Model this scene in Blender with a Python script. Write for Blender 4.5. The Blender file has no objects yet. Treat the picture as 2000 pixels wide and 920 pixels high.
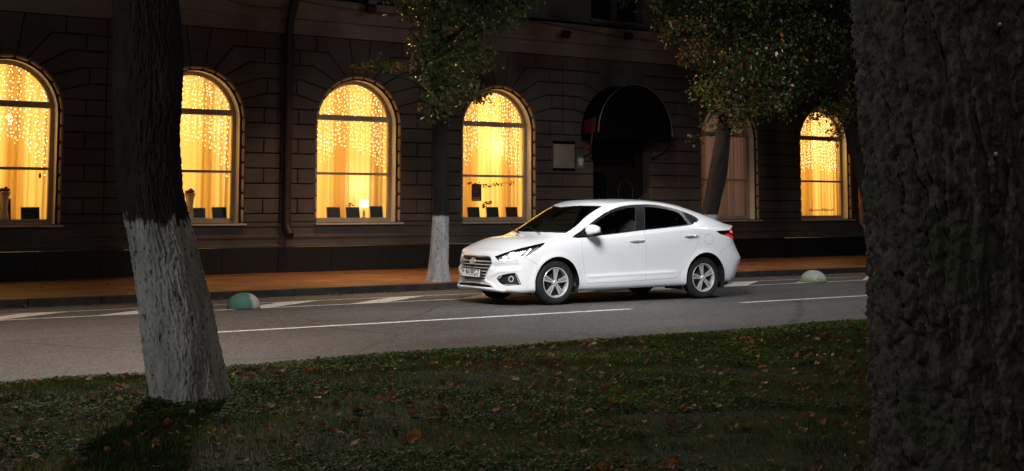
import bpy, bmesh, math, random
import numpy as np
from mathutils import Vector, Matrix, noise
sc = bpy.context.scene
R = math.radians
# ------------------------------------------------------------------ camera, world, lights
CAM_F, CAM_PPY, CAM_PITCH, CAM_YAW, CAM_H = 2729.46, 151.32, 0.0929, 0.9372, 1.3325
cam_d = bpy.data.cameras.new('camera'); cam = bpy.data.objects.new('camera', cam_d); sc.collection.objects.link(cam)
cam.location = (0, 0, CAM_H)
cam.rotation_euler = (R(90)+CAM_PITCH, 0, CAM_YAW-R(90))
cam_d.sensor_width = 36.0; cam_d.lens = 36.0*CAM_F/2000.0
cam_d.shift_y = -(460-CAM_PPY)/2000.0
cam_d.clip_start = 0.1; cam_d.clip_end = 600
sc.camera = cam
sc.view_settings.view_transform = 'Standard'; sc.view_settings.look = 'None'; sc.view_settings.exposure = 0; sc.view_settings.gamma = 1
w_ = bpy.data.worlds.new('World'); sc.world = w_; w_.use_nodes = True
_n = w_.node_tree.nodes; _bg = _n['Background']; _sky = _n.new('ShaderNodeTexSky'); _sky.sky_type = 'NISHITA'; _sky.sun_disc = False
SUN_EL, SUN_AZ = R(38), R(25)                    # moon-high night light
_sky.sun_elevation = SUN_EL; _sky.sun_rotation = SUN_AZ
w_.node_tree.links.new(_sky.outputs[0], _bg.inputs[0]); _bg.inputs[1].default_value = .0006
_sd = bpy.data.lights.new('sun', 'SUN'); _so = bpy.data.objects.new('sun', _sd); sc.collection.objects.link(_so); _sd.energy = .012; _sd.angle = R(.5); _sd.color = (1,.93,.85)
_so.rotation_euler = (R(90)-SUN_EL, 0, R(180)-SUN_AZ)
def lamp(name, loc, target, power, col, size, spread, size_y=None):
    d = bpy.data.lights.new(name, 'AREA'); d.shape = 'RECTANGLE'; d.size = size; d.size_y = size_y or size; d.energy = power; d.color = col; d.spread = R(spread)
    o = bpy.data.objects.new(name, d); sc.collection.objects.link(o); o.location = loc
    o.rotation_euler = (Vector(target)-Vector(loc)).to_track_quat('-Z', 'Z').to_euler(); return o
# unseen street lamps read from their light pools; key and fill lights are added
lamp('car_key_light', (7.6, 10.2, 6.4), (13.2, 15.4, .3), 195, (.985,.992,1), 2.8, 72)  # added soft key light for the car, not a street lamp
lamp('car_fill_light', (19.8, 13.0, 6.6), (18.2, 16.6, .8), 135, (.95,.98,1), .5, 130)  # added fill for the car's rear, the crown and the facade
lamp('street_lamp_left', (5.9, 14.6, 6.2), (4.7, 10.8, 0), 560, (1,.84,.71), .22, 178)
lamp('street_lamp_pavement', (13.0, 21.6, 6.4), (13.0, 21.3, 0), 108, (1,.58,.26), .25, 85)
lamp('street_lamp_right', (17.4, 22.0, 5.4), (21.6, 21.0, 0), 75, (1,.64,.38), .3, 80)
lamp('lawn_fill_left', (-5.0, 6.4, 3.4), (3.9, 8.6, .6), 52, (.93,.98,1), .3, 110)  # added fill from the left for trunk and lawn, no lamp there
lamp('lawn_fill_right', (13.5, 3.6, 4.2), (4.5, 8.6, .5), 26, (1,.90,.78), .3, 110)  # added fill for the right half of the lawn trunk
lamp('lawn_fill_behind', (-3.5, -3.5, 5.0), (3.5, 6.0, .4), 50, (1,.97,.90), .4, 120)  # added weak frontal fill from behind the camera
lamp('trunk_fill_side', (-1.6, 4.4, 2.7), (2.75, 2.1, 1.3), 3.0, (.95,.98,1), .25, 60)  # added side light raking the near trunk's bark, no real lamp
WIN_P = 70
# ------------------------------------------------------------------ helpers
def link(o, parent=None):
    sc.collection.objects.link(o)
    if parent is not None: o.parent = parent
    return o
def tag(o, label=None, cat=None, group=None, kind=None):
    if label: o['label'] = label
    if cat: o['category'] = cat
    if group: o['group'] = group
    if kind: o['kind'] = kind
    return o
def empty(name, loc=(0,0,0), rz=0, label=None, cat=None, group=None):
    o = bpy.data.objects.new(name, None); o.location = loc; o.rotation_euler = (0,0,rz)
    sc.collection.objects.link(o); o.empty_display_size = .2
    return tag(o, label, cat, group)
def mesh_np(name, V, F, mat, parent=None, smooth=True, N=None, matidx=None):
    """one mesh object from arrays; F is an (n,k) array or a list of tuples"""
    me = bpy.data.meshes.new(name)
    V = np.asarray(V, float)
    if isinstance(F, np.ndarray):
        n, k = F.shape
        me.vertices.add(len(V)); me.vertices.foreach_set('co', V.ravel())
        me.loops.add(n*k); me.loops.foreach_set('vertex_index', F.astype(np.int32).ravel())
        me.polygons.add(n); me.polygons.foreach_set('loop_start', np.arange(0, n*k, k, dtype=np.int32))
        me.update(calc_edges=True)
    else:
        me.from_pydata([tuple(v) for v in V], [], [tuple(int(i) for i in f) for f in F]); me.update()
    for m in (mat if isinstance(mat, (list, tuple)) else [mat]): me.materials.append(m)
    me.polygons.foreach_set('use_smooth', np.full(len(me.polygons), bool(smooth)))
    if matidx is not None: me.polygons.foreach_set('material_index', np.asarray(matidx, dtype=np.int32))
    if N is not None: me.normals_split_custom_set_from_vertices([tuple(n) for n in N])
    me.update()
    return link(bpy.data.objects.new(name, me), parent)
class MB:
    """collects simple solids and links them as one mesh object"""
    def __init__(s): s.V = []; s.F = []
    def add(s, V, F):
        b = len(s.V); s.V += [tuple(v) for v in V]; s.F += [tuple(i+b for i in f) for f in F]; return s
    def box(s, x0, x1, y0, y1, z0, z1, M=None):
        V = [(x,y,z) for z in (z0,z1) for y in (y0,y1) for x in (x0,x1)]
        if M is not None: V = [tuple(M @ Vector(v)) for v in V]
        return s.add(V, [(0,2,3,1),(4,5,7,6),(0,1,5,4),(2,6,7,3),(0,4,6,2),(1,3,7,5)])
    def cbox(s, c, d, M=None):
        return s.box(c[0]-d[0]/2, c[0]+d[0]/2, c[1]-d[1]/2, c[1]+d[1]/2, c[2]-d[2]/2, c[2]+d[2]/2, M)
    def tube(s, pts, rad, n=8, cap=True, flat=1.0):
        pts = [Vector(p) for p in pts]; m = len(pts)
        rad = rad if isinstance(rad, (list, tuple)) else [rad]*m
        up = Vector((0,0,1)); V = []; prev = None
        for i, p in enumerate(pts):
            t = (pts[min(i+1, m-1)]-pts[max(i-1, 0)]).normalized()
            if prev is None:
                a = t.cross(up if abs(t.z) < .95 else Vector((1,0,0))).normalized()
            else:
                a = (prev - t*prev.dot(t)).normalized()
            prev = a; b = t.cross(a)
            for k in range(n):
                an = 2*math.pi*k/n
                V.append(p + a*math.cos(an)*rad[i] + b*math.sin(an)*rad[i]*flat)
        F = [(i*n+k, i*n+(k+1) % n, (i+1)*n+(k+1) % n, (i+1)*n+k) for i in range(m-1) for k in range(n)]
        if cap: F += [tuple(range(n-1, -1, -1)), tuple((m-1)*n+k for k in range(n))]
        return s.add(V, F)
    def lathe(s, prof, n=32, M=None, a0=0, a1=2*math.pi, close=False):
        """prof: (r, h) pairs turned about the local z axis"""
        full = abs(a1-a0-2*math.pi) < 1e-6; q = n if full else n+1; V = []
        for r_, h in prof:
            for k in range(q):
                a = a0+(a1-a0)*k/n; v = Vector((r_*math.cos(a), r_*math.sin(a), h)); V.append(M @ v if M is not None else v)
        F = []
        m = len(prof)
        for i in range(m-1 if not close else m):
            j = (i+1) % m
            for k in range(n):
                k2 = (k+1) % q
                F.append((i*q+k, i*q+k2, j*q+k2, j*q+k))
        return s.add(V, F)
    def prism(s, poly, h0, h1, M=None):
        """poly: (x, y) outline raised from z=h0 to h1"""
        n = len(poly); V = [Vector((x, y, h)) for h in (h0, h1) for x, y in poly]
        if M is not None: V = [M @ v for v in V]
        return s.add(V, [tuple(range(n-1, -1, -1)), tuple(range(n, 2*n))]+[(i, (i+1) % n, n+(i+1) % n, n+i) for i in range(n)])
    def build(s, name, mat, parent=None, smooth=False, bevel=0, fix=True):
        bm = bmesh.new(); vs = [bm.verts.new(v) for v in s.V]
        for f in s.F:
            if len(set(f)) > 2:
                try: bm.faces.new([vs[i] for i in f])
                except ValueError: pass
        if fix: bmesh.ops.recalc_face_normals(bm, faces=bm.faces)
        if bevel:
            es = [e for e in bm.edges if len(e.link_faces) == 2 and e.calc_face_angle(0) > .5]
            bmesh.ops.bevel(bm, geom=es, offset=bevel, segments=2, profile=.7, affect='EDGES', clamp_overlap=True)
        me = bpy.data.meshes.new(name); bm.to_mesh(me); bm.free()
        me.materials.append(mat)
        if smooth:
            me.polygons.foreach_set('use_smooth', np.ones(len(me.polygons), bool))
            if hasattr(me, 'set_sharp_from_angle'): me.set_sharp_from_angle(angle=R(38))
        return link(bpy.data.objects.new(name, me), parent)
def blob(name, pts_r, mat, parent=None, lv=2): pass
# ---- materials
MATS = {}
def nt(name):
    m = bpy.data.materials.new(name); m.use_nodes = True; t = m.node_tree
    return m, t, t.nodes, t.links, t.nodes['Principled BSDF']
def mat(name, col, rough=.6, metal=0, coat=0, emit=None, es=0, spec=None, trans=0, alpha=None):
    if name in MATS: return MATS[name]
    m, t, N, L, b = nt(name)
    b.inputs['Base Color'].default_value = (*col, 1); b.inputs['Roughness'].default_value = rough
    b.inputs['Metallic'].default_value = metal; b.inputs['Coat Weight'].default_value = coat
    b.inputs['Coat Roughness'].default_value = .04
    if emit: b.inputs['Emission Color'].default_value = (*emit, 1); b.inputs['Emission Strength'].default_value = es
    if spec is not None: b.inputs['Specular IOR Level'].default_value = spec
    if trans: b.inputs['Transmission Weight'].default_value = trans
    MATS[name] = m; return m
def clear_glass(name, tint=(1,1,1), gloss=.02, fres=1.5):
    """a thin pane: a straight-through part and a mirror part"""
    if name in MATS: return MATS[name]
    m, t, N, L, b = nt(name); N.remove(b)
    tr = N.new('ShaderNodeBsdfTransparent'); tr.inputs[0].default_value = (*tint, 1)
    gl = N.new('ShaderNodeBsdfGlossy'); gl.inputs['Roughness'].default_value = gloss
    fr = N.new('ShaderNodeFresnel'); fr.inputs[0].default_value = fres
    mx = N.new('ShaderNodeMixShader'); L.new(fr.outputs[0], mx.inputs[0]); L.new(tr.outputs[0], mx.inputs[1]); L.new(gl.outputs[0], mx.inputs[2])
    L.new(mx.outputs[0], N['Material Output'].inputs[0]); MATS[name] = m; return m
def noise_mat(name, c0, c1, scale=5, rough=.8, bump=.3, bscale=None, detail=6, dist=.02, spec=.3, lo=.35, hi=.65, coord='Object', stretch=(1,1,1)):
    """two colours mixed by noise, with a bump of its own"""
    if name in MATS: return MATS[name]
    m, t, N, L, b = nt(name)
    tc = N.new('ShaderNodeTexCoord'); mp = N.new('ShaderNodeMapping'); mp.inputs['Scale'].default_value = stretch
    L.new(tc.outputs[coord], mp.inputs[0])
    n1 = N.new('ShaderNodeTexNoise'); n1.inputs['Scale'].default_value = scale; n1.inputs['Detail'].default_value = detail
    L.new(mp.outputs[0], n1.inputs[0])
    cr = N.new('ShaderNodeValToRGB'); cr.color_ramp.elements[0].position = lo; cr.color_ramp.elements[1].position = hi
    cr.color_ramp.elements[0].color = (*c0, 1); cr.color_ramp.elements[1].color = (*c1, 1)
    L.new(n1.outputs[0], cr.inputs[0]); L.new(cr.outputs[0], b.inputs['Base Color'])
    n2 = N.new('ShaderNodeTexNoise'); n2.inputs['Scale'].default_value = bscale or scale*6; n2.inputs['Detail'].default_value = 4
    L.new(mp.outputs[0], n2.inputs[0])
    bp = N.new('ShaderNodeBump'); bp.inputs['Strength'].default_value = bump; bp.inputs['Distance'].default_value = dist
    L.new(n2.outputs[0], bp.inputs['Height']); L.new(bp.outputs[0], b.inputs['Normal'])
    b.inputs['Roughness'].default_value = rough; b.inputs['Specular IOR Level'].default_value = spec
    MATS[name] = m; return m
# ------------------------------------------------------------------ the white sedan
CAR_C = np.array([11.9563, 15.238, 0.0]); CAR_A = -0.0818
_c, _s = math.cos(CAR_A), math.sin(CAR_A)
EX = np.array([_c, _s, 0]); EY = np.array([-_s, _c, 0]); HALF = 0.835
CAR_O = CAR_C + EY*HALF
_fw = np.array([math.cos(CAM_YAW)*math.cos(CAM_PITCH), math.sin(CAM_YAW)*math.cos(CAM_PITCH), math.sin(CAM_PITCH)])
_rt = np.array([math.sin(CAM_YAW), -math.cos(CAM_YAW), 0]); _up = np.cross(_rt, _fw)
def drawing(V):
    """side drawing the panel outlines are given in (both sides of the car share it)"""
    V = np.asarray(V, float)
    P = CAR_O + V[:, 0:1]*EX - np.abs(V[:, 1:2])*EY + V[:, 2:3]*np.array([0, 0, 1.0]) - np.array([0, 0, CAM_H])
    d = P @ _fw
    return np.stack([1000+CAM_F*(P @ _rt)/d, CAM_PPY-CAM_F*(P @ _up)/d], -1)
VIEWD = np.array([-(_fw @ EX), -(_fw @ EY), -_fw[2]])       # towards the drawing's eye, car axes
def catmull(P, n=6, closed=True):
    """smooth outline; a point with a third value is a sharp corner"""
    m = len(P); out = []
    for i in range(m if closed else m-1):
        p1 = np.array(P[i][:2], float); p2 = np.array(P[(i+1) % m][:2], float)
        p0 = np.array(P[i-1][:2], float) if (closed or i > 0) else p1
        p3 = np.array(P[(i+2) % m][:2], float) if (closed or i < m-2) else p2
        if len(P[i]) > 2: p0 = p1-(p2-p1)
        if len(P[(i+1) % m]) > 2: p3 = p2+(p2-p1)
        for k in range(n):
            t = k/n
            out.append(.5*((2*p1)+(p2-p0)*t+(2*p0-5*p1+4*p2-p3)*t*t+(-p0+3*p1-3*p2+p3)*t**3))
    if not closed: out.append(np.array(P[-1][:2], float))
    return np.array(out)
def sd_poly(Q, poly):
    """signed distance to a closed outline, negative inside"""
    a = poly; b = np.roll(poly, -1, 0); best = np.full(len(Q), 1e18); ins = np.zeros(len(Q), bool)
    for p, q in zip(a, b):
        e = q-p; w = Q-p; L2 = e @ e
        if L2 < 1e-12: continue
        t = np.clip((w @ e)/L2, 0, 1); d = w-t[:, None]*e
        best = np.minimum(best, (d*d).sum(1))
        c = (p[1] <= Q[:, 1]) != (q[1] <= Q[:, 1])
        if abs(e[1]) > 1e-12:
            ins ^= c & (Q[:, 0] < p[0]+(Q[:, 1]-p[1])/e[1]*e[0])
    d = np.sqrt(best); return np.where(ins, -d, d)
def sd_line(Q, pts):
    best = np.full(len(Q), 1e18)
    for p, q in zip(pts[:-1], pts[1:]):
        e = q-p; w = Q-p; t = np.clip((w @ e)/max(e @ e, 1e-12), 0, 1); d = w-t[:, None]*e
        best = np.minimum(best, (d*d).sum(1))
    return np.sqrt(best)
def cc_step(V, F):
    nV = len(V); E = np.concatenate([F[:, [i, (i+1) % 4]] for i in range(4)]); Es = np.sort(E, 1)
    key = Es[:, 0]*nV+Es[:, 1]; uk, inv, cnt = np.unique(key, return_inverse=True, return_counts=True)
    eu = np.stack([uk//nV, uk % nV], 1); nE = len(uk); nF = len(F)
    fp = V[F].mean(1); ef = np.zeros((nE, 3)); fidx = np.tile(np.arange(nF), 4); np.add.at(ef, inv, fp[fidx])
    mid = (V[eu[:, 0]]+V[eu[:, 1]])/2; bd = cnt == 1
    ep = np.where(bd[:, None], mid, (V[eu[:, 0]]+V[eu[:, 1]]+ef)/4)
    val = np.zeros(nV); np.add.at(val, F.ravel(), 1)
    fs = np.zeros((nV, 3)); np.add.at(fs, F.ravel(), np.repeat(fp, 4, 0))
    ms = np.zeros((nV, 3)); ne = np.zeros(nV); bs = np.zeros((nV, 3)); nb = np.zeros(nV)
    for k in (0, 1):
        np.add.at(ms, eu[:, k], mid); np.add.at(ne, eu[:, k], 1)
        np.add.at(bs, eu[bd, k], mid[bd]); np.add.at(nb, eu[bd, k], 1)
    n = np.maximum(val, 1)[:, None]
    vi = (fs/n + 2*ms/np.maximum(ne, 1)[:, None] + (n-3)*V)/n
    vb = bs/np.maximum(nb, 1)[:, None]*.5+V*.5
    nv = np.where((nb > 0)[:, None], vb, vi)
    e = inv.reshape(4, nF).T + nV; f = np.arange(nF)+nV+nE
    NF = np.concatenate([np.stack([F[:, i], e[:, i], f, e[:, (i-1) % 4]], 1) for i in range(4)])
    return np.concatenate([nv, ep, fp]), NF
def vnormals(V, F):
    p = V[F]; n = np.cross(p[:, 2]-p[:, 0], p[:, 3]-p[:, 1]); N = np.zeros_like(V)
    np.add.at(N, F.ravel(), np.repeat(n, 4, 0)); return N/np.maximum(np.linalg.norm(N, axis=1), 1e-12)[:, None]
def body_cage():
    # side columns: (x at belt, belt w, belt z), rows 0..6 below it as (w, z), optional x shift per row
    S = []   # each: list of 8 (x, w, z) bottom to belt
    def col(x, belt, rows, dx=None):
        dx = dx or [0]*7
        S.append([(x+dx[i], w, z) for i, (w, z) in enumerate(rows)]+[(x, belt[0], belt[1])])
    def face(xs, w, ws, zs):
        S.append([(xs[i], w*ws[i], zs[i]) for i in range(8)])
    #                 t0     t1     t2    t3    t4    t5     t6     t7
    zf = [.185, .215, .29, .40, .52, .625, .69, .738]
    face([-.76, -.845, -.84, -.838, -.836, -.818, -.79, -.752], 0, [1]*8, zf)
    face([-.755, -.84, -.835, -.832, -.828, -.81, -.783, -.745], .2, [1]*8, zf)
    face([-.735, -.825, -.815, -.806, -.80, -.785, -.758, -.715], .40, [1]*8, [.183, .212, .29, .40, .52, .625, .69, .742])
    face([-.66, -.752, -.75, -.742, -.735, -.722, -.695, -.655], .58, [1]*8, [.18, .21, .29, .40, .52, .63, .70, .752])
    face([-.60, -.69, -.69, -.685, -.68, -.665, -.635, -.59], .665, [1]*8, [.178, .21, .29, .40, .53, .635, .705, .762])
    face([-.52, -.60, -.605, -.605, -.60, -.585, -.555, -.50], .745, [1]*8, [.178, .21, .29, .40, .53, .64, .715, .775])
    col(-.36, (.79, .803), [(.775, .18), (.815, .215), (.822, .29), (.825, .40), (.828, .53), (.826, .65), (.815, .745)], [-.02, -.03, -.04, -.05, -.06, -.06, -.03])
    col(-.18, (.795, .832), [(.79, .19), (.838, .22), (.848, .30), (.852, .40), (.852, .53), (.85, .67), (.83, .785)])
    col(.10, (.80, .876), [(.79, .19), (.84, .22), (.852, .30), (.858, .40), (.858, .55), (.857, .70), (.838, .825)])
    col(.40, (.808, .921), [(.785, .185), (.835, .215), (.852, .30), (.846, .40), (.85, .58), (.858, .75), (.84, .87)])
    col(.80, (.812, .955), [(.775, .185), (.832, .215), (.852, .31), (.838, .41), (.848, .60), (.859, .79), (.843, .905)])
    col(1.15, (.813, .982), [(.775, .19), (.832, .22), (.853, .325), (.838, .42), (.849, .61), (.861, .81), (.845, .932)])
    col(1.52, (.813, 1.012), [(.775, .195), (.832, .225), (.853, .34), (.838, .435), (.85, .62), (.862, .83), (.846, .96)])
    col(1.95, (.812, 1.047), [(.775, .20), (.834, .23), (.853, .35), (.843, .45), (.853, .64), (.862, .85), (.846, .99)])
    col(2.30, (.808, 1.066), [(.79, .205), (.838, .235), (.855, .33), (.858, .44), (.862, .64), (.861, .86), (.845, 1.005)])
    col(2.62, (.795, 1.065), [(.79, .21), (.842, .24), (.856, .33), (.862, .44), (.866, .64), (.86, .87), (.84, 1.005)])
    col(2.92, (.775, 1.05), [(.79, .22), (.835, .25), (.846, .33), (.852, .44), (.857, .64), (.848, .86), (.82, .99)])
    col(3.12, (.742, 1.035), [(.765, .235), (.80, .265), (.82, .35), (.83, .46), (.832, .62), (.808, .84), (.78, .98)], [0, 0, .01, .03, .03, .01, .01])
    # rear face columns
    zr = [.25, .275, .38, .545, .615, .82, 1.0, 1.045]
    face([3.20, 3.245, 3.285, 3.335, 3.335, 3.265, 3.25, 3.26], .69, [1.04, 1.06, 1.09, 1.10, 1.095, 1.04, 1.0, 1.0], zr)
    face([3.26, 3.315, 3.37, 3.435, 3.435, 3.335, 3.32, 3.335], .61, [1.04, 1.05, 1.06, 1.075, 1.07, 1.03, 1.0, 1.0], zr[:7]+[1.052])
    face([3.32, 3.375, 3.43, 3.505, 3.505, 3.40, 3.395, 3.42], .52, [1]*8, zr[:7]+[1.06])
    face([3.38, 3.43, 3.485, 3.565, 3.565, 3.455, 3.46, 3.49], .36, [1]*8, zr[:7]+[1.066])
    face([3.40, 3.455, 3.51, 3.59, 3.59, 3.48, 3.485, 3.52], .18, [1]*8, zr[:7]+[1.069])
    face([3.405, 3.46, 3.515, 3.595, 3.595, 3.485, 3.49, 3.53], 0, [1]*8, zr[:7]+[1.07])
    ns = len(S)                       # 24 columns: 0..5 front (5 = corner), 6..17 side, 18 = rear corner, 18..23 rear
    cf, cr = 5, ns-6
    # top: for each u column (belt column cf+1 .. cr-1): five points from the roof edge to the centre line
    T = {
     6:  [(-.38, .725, .822), (-.42, .625, .842), (-.46, .42, .872), (-.48, .21, .885), (-.485, 0, .888)],
     7:  [(-.19, .735, .853), (-.20, .64, .882), (-.22, .42, .918), (-.235, .21, .932), (-.24, 0, .936)],
     8:  [(.12, .745, .903), (.11, .675, .945), (.055, .42, .972), (.02, .21, .982), (.01, 0, .985)],
     9:  [(.49, .742, .985), (.45, .655, 1.11), (.40, .40, 1.178), (.365, .20, 1.196), (.355, 0, 1.20)],
     10: [(.84, .705, 1.195), (.86, .57, 1.343), (.80, .38, 1.392), (.765, .19, 1.404), (.755, 0, 1.407)],
     11: [(1.15, .675, 1.325), (1.14, .565, 1.402), (1.11, .38, 1.434), (1.10, .19, 1.446), (1.10, 0, 1.449)],
     12: [(1.52, .66, 1.373), (1.52, .56, 1.424), (1.52, .38, 1.449), (1.52, .19, 1.460), (1.52, 0, 1.463)],
     13: [(1.97, .66, 1.352), (1.98, .56, 1.405), (1.99, .38, 1.433), (2.0, .19, 1.444), (2.0, 0, 1.447)],
     14: [(2.33, .675, 1.283), (2.36, .57, 1.345), (2.39, .38, 1.382), (2.40, .19, 1.394), (2.40, 0, 1.398)],
     15: [(2.66, .695, 1.178), (2.70, .585, 1.253), (2.76, .38, 1.295), (2.78, .19, 1.307), (2.785, 0, 1.31)],
     16: [(2.96, .70, 1.105), (3.02, .60, 1.155), (3.10, .38, 1.18), (3.13, .19, 1.187), (3.14, 0, 1.188)],
     17: [(3.15, .68, 1.062), (3.21, .585, 1.092), (3.29, .38, 1.105), (3.325, .19, 1.108), (3.335, 0, 1.109)],
    }
    V = []; idx = {}
    def vid(k, p):
        if k not in idx: idx[k] = len(V); V.append(p)
        return idx[k]
    F = []
    def grid_id(side, kind, i, j):
        if kind == 'B':
            p = S[i][j]; k = ('B', i, j) if abs(p[1]) < 1e-9 else ('B', i, j, side)
        else:
            # top (u, q): u = cf..cr, q = 0..5
            if j == 0: return grid_id(side, 'B', i, 7)
            if i == cf: return grid_id(side, 'B', cf-j, 7)
            if i == cr: return grid_id(side, 'B', cr+j, 7)
            p = T[i][j-1]; k = ('T', i, j) if abs(p[1]) < 1e-9 else ('T', i, j, side)
        return vid(k, (p[0], -p[1]*side, p[2]))          # near side (side=+1) is local -y
    for side in (1, -1):
        for i in range(ns-1):
            for j in range(7):
                f = [grid_id(side, 'B', i, j), grid_id(side, 'B', i+1, j), grid_id(side, 'B', i+1, j+1), grid_id(side, 'B', i, j+1)]
                F.append(f if side == 1 else f[::-1])
        for i in range(cf, cr):
            for j in range(5):
                f = [grid_id(side, 'T', i, j), grid_id(side, 'T', i+1, j), grid_id(side, 'T', i+1, j+1), grid_id(side, 'T', i, j+1)]
                F.append(f if side == 1 else f[::-1])
    return np.array(V, float), np.array(F)
def body_surface(levels=4, fit=3):
    V0, F0 = body_cage(); C = V0.copy()
    for _ in range(fit):
        V, F = C, F0
        for _k in range(2): V, F = cc_step(V, F)
        C = C+.75*(V0-V[:len(V0)])
    V, F = C, F0
    for _k in range(levels): V, F = cc_step(V, F)
    # wheel-arch lips swell a little
    for xa in (0.0, 2.6):
        d = np.hypot(V[:, 0]-xa, V[:, 2]-.30); m = (np.abs(V[:, 1]) > .6) & (V[:, 2] < .9)
        sw = np.exp(-((d-.365)/.05)**2)*.012*m
        V[:, 1] += np.sign(V[:, 1])*sw
    # creases of the front bumper: a hollow under the lamp, a ridge over the fog lamp, a lip below the intake
    Q = drawing(V); fr_ = (V[:, 0] < .0) & (V[:, 2] < .74); N = vnormals(V, F)
    def press(pts, sig, amt):
        d = sd_line(Q, np.array(pts, float)); return np.where(fr_, amt*np.exp(-(d/sig)**2), 0)
    h = press([(964,520),(985,519.5),(1010,519)], 5.5, -.016)+press([(948,548),(958,538),(976,530.5),(1008,528.5)], 3.6, .011)
    h += press([(880,553),(905,557.5),(930,561),(958,564.5),(985,569)], 2.6, .014)+press([(946,548),(956,553),(968,562)], 3, .012)
    V = V+N*h[:, None]
    # a soft fold low on the doors
    d = np.abs(V[:, 2]-(.365+.02*V[:, 0])); m = (np.abs(V[:, 1]) > .6)*np.clip((V[:, 0]-.45)/.15, 0, 1)*np.clip((2.15-V[:, 0])/.2, 0, 1)
    V[:, 1] += np.sign(V[:, 1])*m*.008*np.exp(-(d/.022)**2)
    return V, F
class Skin:
    """a set of faces on shared vertices that can be cut by scalar fields"""
    def __init__(s, V, N): s.V = list(map(tuple, V)); s.N = list(map(tuple, N)); s.cache = {}
    def arr(s): return np.array(s.V)
    def cut(s, faces, fn, eligible=None):
        """-> faces with fn<0, faces with fn>=0"""
        V = np.array(s.V); d = fn(V); ins = []; out = []; cache = {}
        d = np.where(np.abs(d) < 1e-7, 1e-7, d)
        for f in faces:
            if eligible is not None and not eligible(f): out.append(f); continue
            neg = [d[i] < 0 for i in f]
            if all(neg): ins.append(f); continue
            if not any(neg): out.append(f); continue
            a = []; b = []; m = len(f)
            for k in range(m):
                i, j = f[k], f[(k+1) % m]
                (a if d[i] < 0 else b).append(i)
                if (d[i] < 0) != (d[j] < 0):
                    key = (min(i, j), max(i, j))
                    if key not in cache:
                        t = d[i]/(d[i]-d[j]); pi = np.array(s.V[i]); pj = np.array(s.V[j]); ni = np.array(s.N[i]); nj = np.array(s.N[j])
                        n = ni+(nj-ni)*t; n /= max(np.linalg.norm(n), 1e-9)
                        cache[key] = len(s.V); s.V.append(tuple(pi+(pj-pi)*t)); s.N.append(tuple(n))
                    a.append(cache[key]); b.append(cache[key])
            if len(a) > 2: ins.append(tuple(a))
            if len(b) > 2: out.append(tuple(b))
        return ins, out
    def build(s, name, faces, mat_, parent, off=0.0, thick=0.0, smooth=True):
        if not faces: return None
        used = sorted({i for f in faces for i in f}); mp = {u: k for k, u in enumerate(used)}
        V = np.array([s.V[u] for u in used]); N = np.array([s.N[u] for u in used])
        V = V+N*off; Fs = [tuple(mp[i] for i in f) for f in faces]
        if thick:
            edges = {}
            for f in Fs:
                for k in range(len(f)):
                    e = (f[k], f[(k+1) % len(f)]); edges[e] = edges.get(e, 0)+1
            n = len(V); border = [e for e in edges if (e[1], e[0]) not in edges]
            bv = sorted({i for e in border for i in e}); bm_ = {i: n+k for k, i in enumerate(bv)}
            V = np.concatenate([V, V[bv]-N[bv]*thick]); N = np.concatenate([N, N[bv]])
            Fs += [(e[1], e[0], bm_[e[0]], bm_[e[1]]) for e in border]
        return mesh_np(name, V, Fs, mat_, parent, smooth, N)
def text_mesh(name, body, size, M, mat_, parent, depth=.0015, sx=1.0):
    cu = bpy.data.curves.new(name+'_curve', 'FONT'); cu.body = body; cu.size = size; cu.extrude = depth; cu.align_x = 'CENTER'; cu.align_y = 'CENTER'
    cu.resolution_u = 3; cu.offset = size*.018
    tmp = bpy.data.objects.new(name+'_tmp', cu); sc.collection.objects.link(tmp)
    dg = bpy.context.evaluated_depsgraph_get(); me = bpy.data.meshes.new_from_object(tmp.evaluated_get(dg))
    bpy.data.objects.remove(tmp); bpy.data.curves.remove(cu)
    me.transform(Matrix.Diagonal((sx, 1, 1, 1))); me.transform(M); me.name = name
    me.materials.clear(); me.materials.append(mat_)
    return link(bpy.data.objects.new(name, me), parent)
def ellipsoid(c, r, n=16, m=10):
    V = []; F = []
    for i in range(m+1):
        ph = math.pi*i/m
        for k in range(n):
            th = 2*math.pi*k/n
            V.append((c[0]+r[0]*math.sin(ph)*math.cos(th), c[1]+r[1]*math.sin(ph)*math.sin(th), c[2]+r[2]*math.cos(ph)))
    for i in range(m):
        for k in range(n): F.append((i*n+k, (i+1)*n+k, (i+1)*n+(k+1) % n, i*n+(k+1) % n))
    return V, F
def super_box(c, d, e=.35, n=24, m=14):
    """rounded cushion: superellipsoid"""
    V = []; F = []; pw = lambda v, q: math.copysign(abs(v)**q, v)
    for i in range(m+1):
        ph = -math.pi/2+math.pi*i/m
        for k in range(n):
            th = 2*math.pi*k/n
            V.append((c[0]+d[0]/2*pw(math.cos(ph), e)*pw(math.cos(th), e), c[1]+d[1]/2*pw(math.cos(ph), e)*pw(math.sin(th), e), c[2]+d[2]/2*pw(math.sin(ph), e)))
    for i in range(m):
        for k in range(n): F.append((i*n+k, i*n+(k+1) % n, (i+1)*n+(k+1) % n, (i+1)*n+k))
    return V, F
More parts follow.
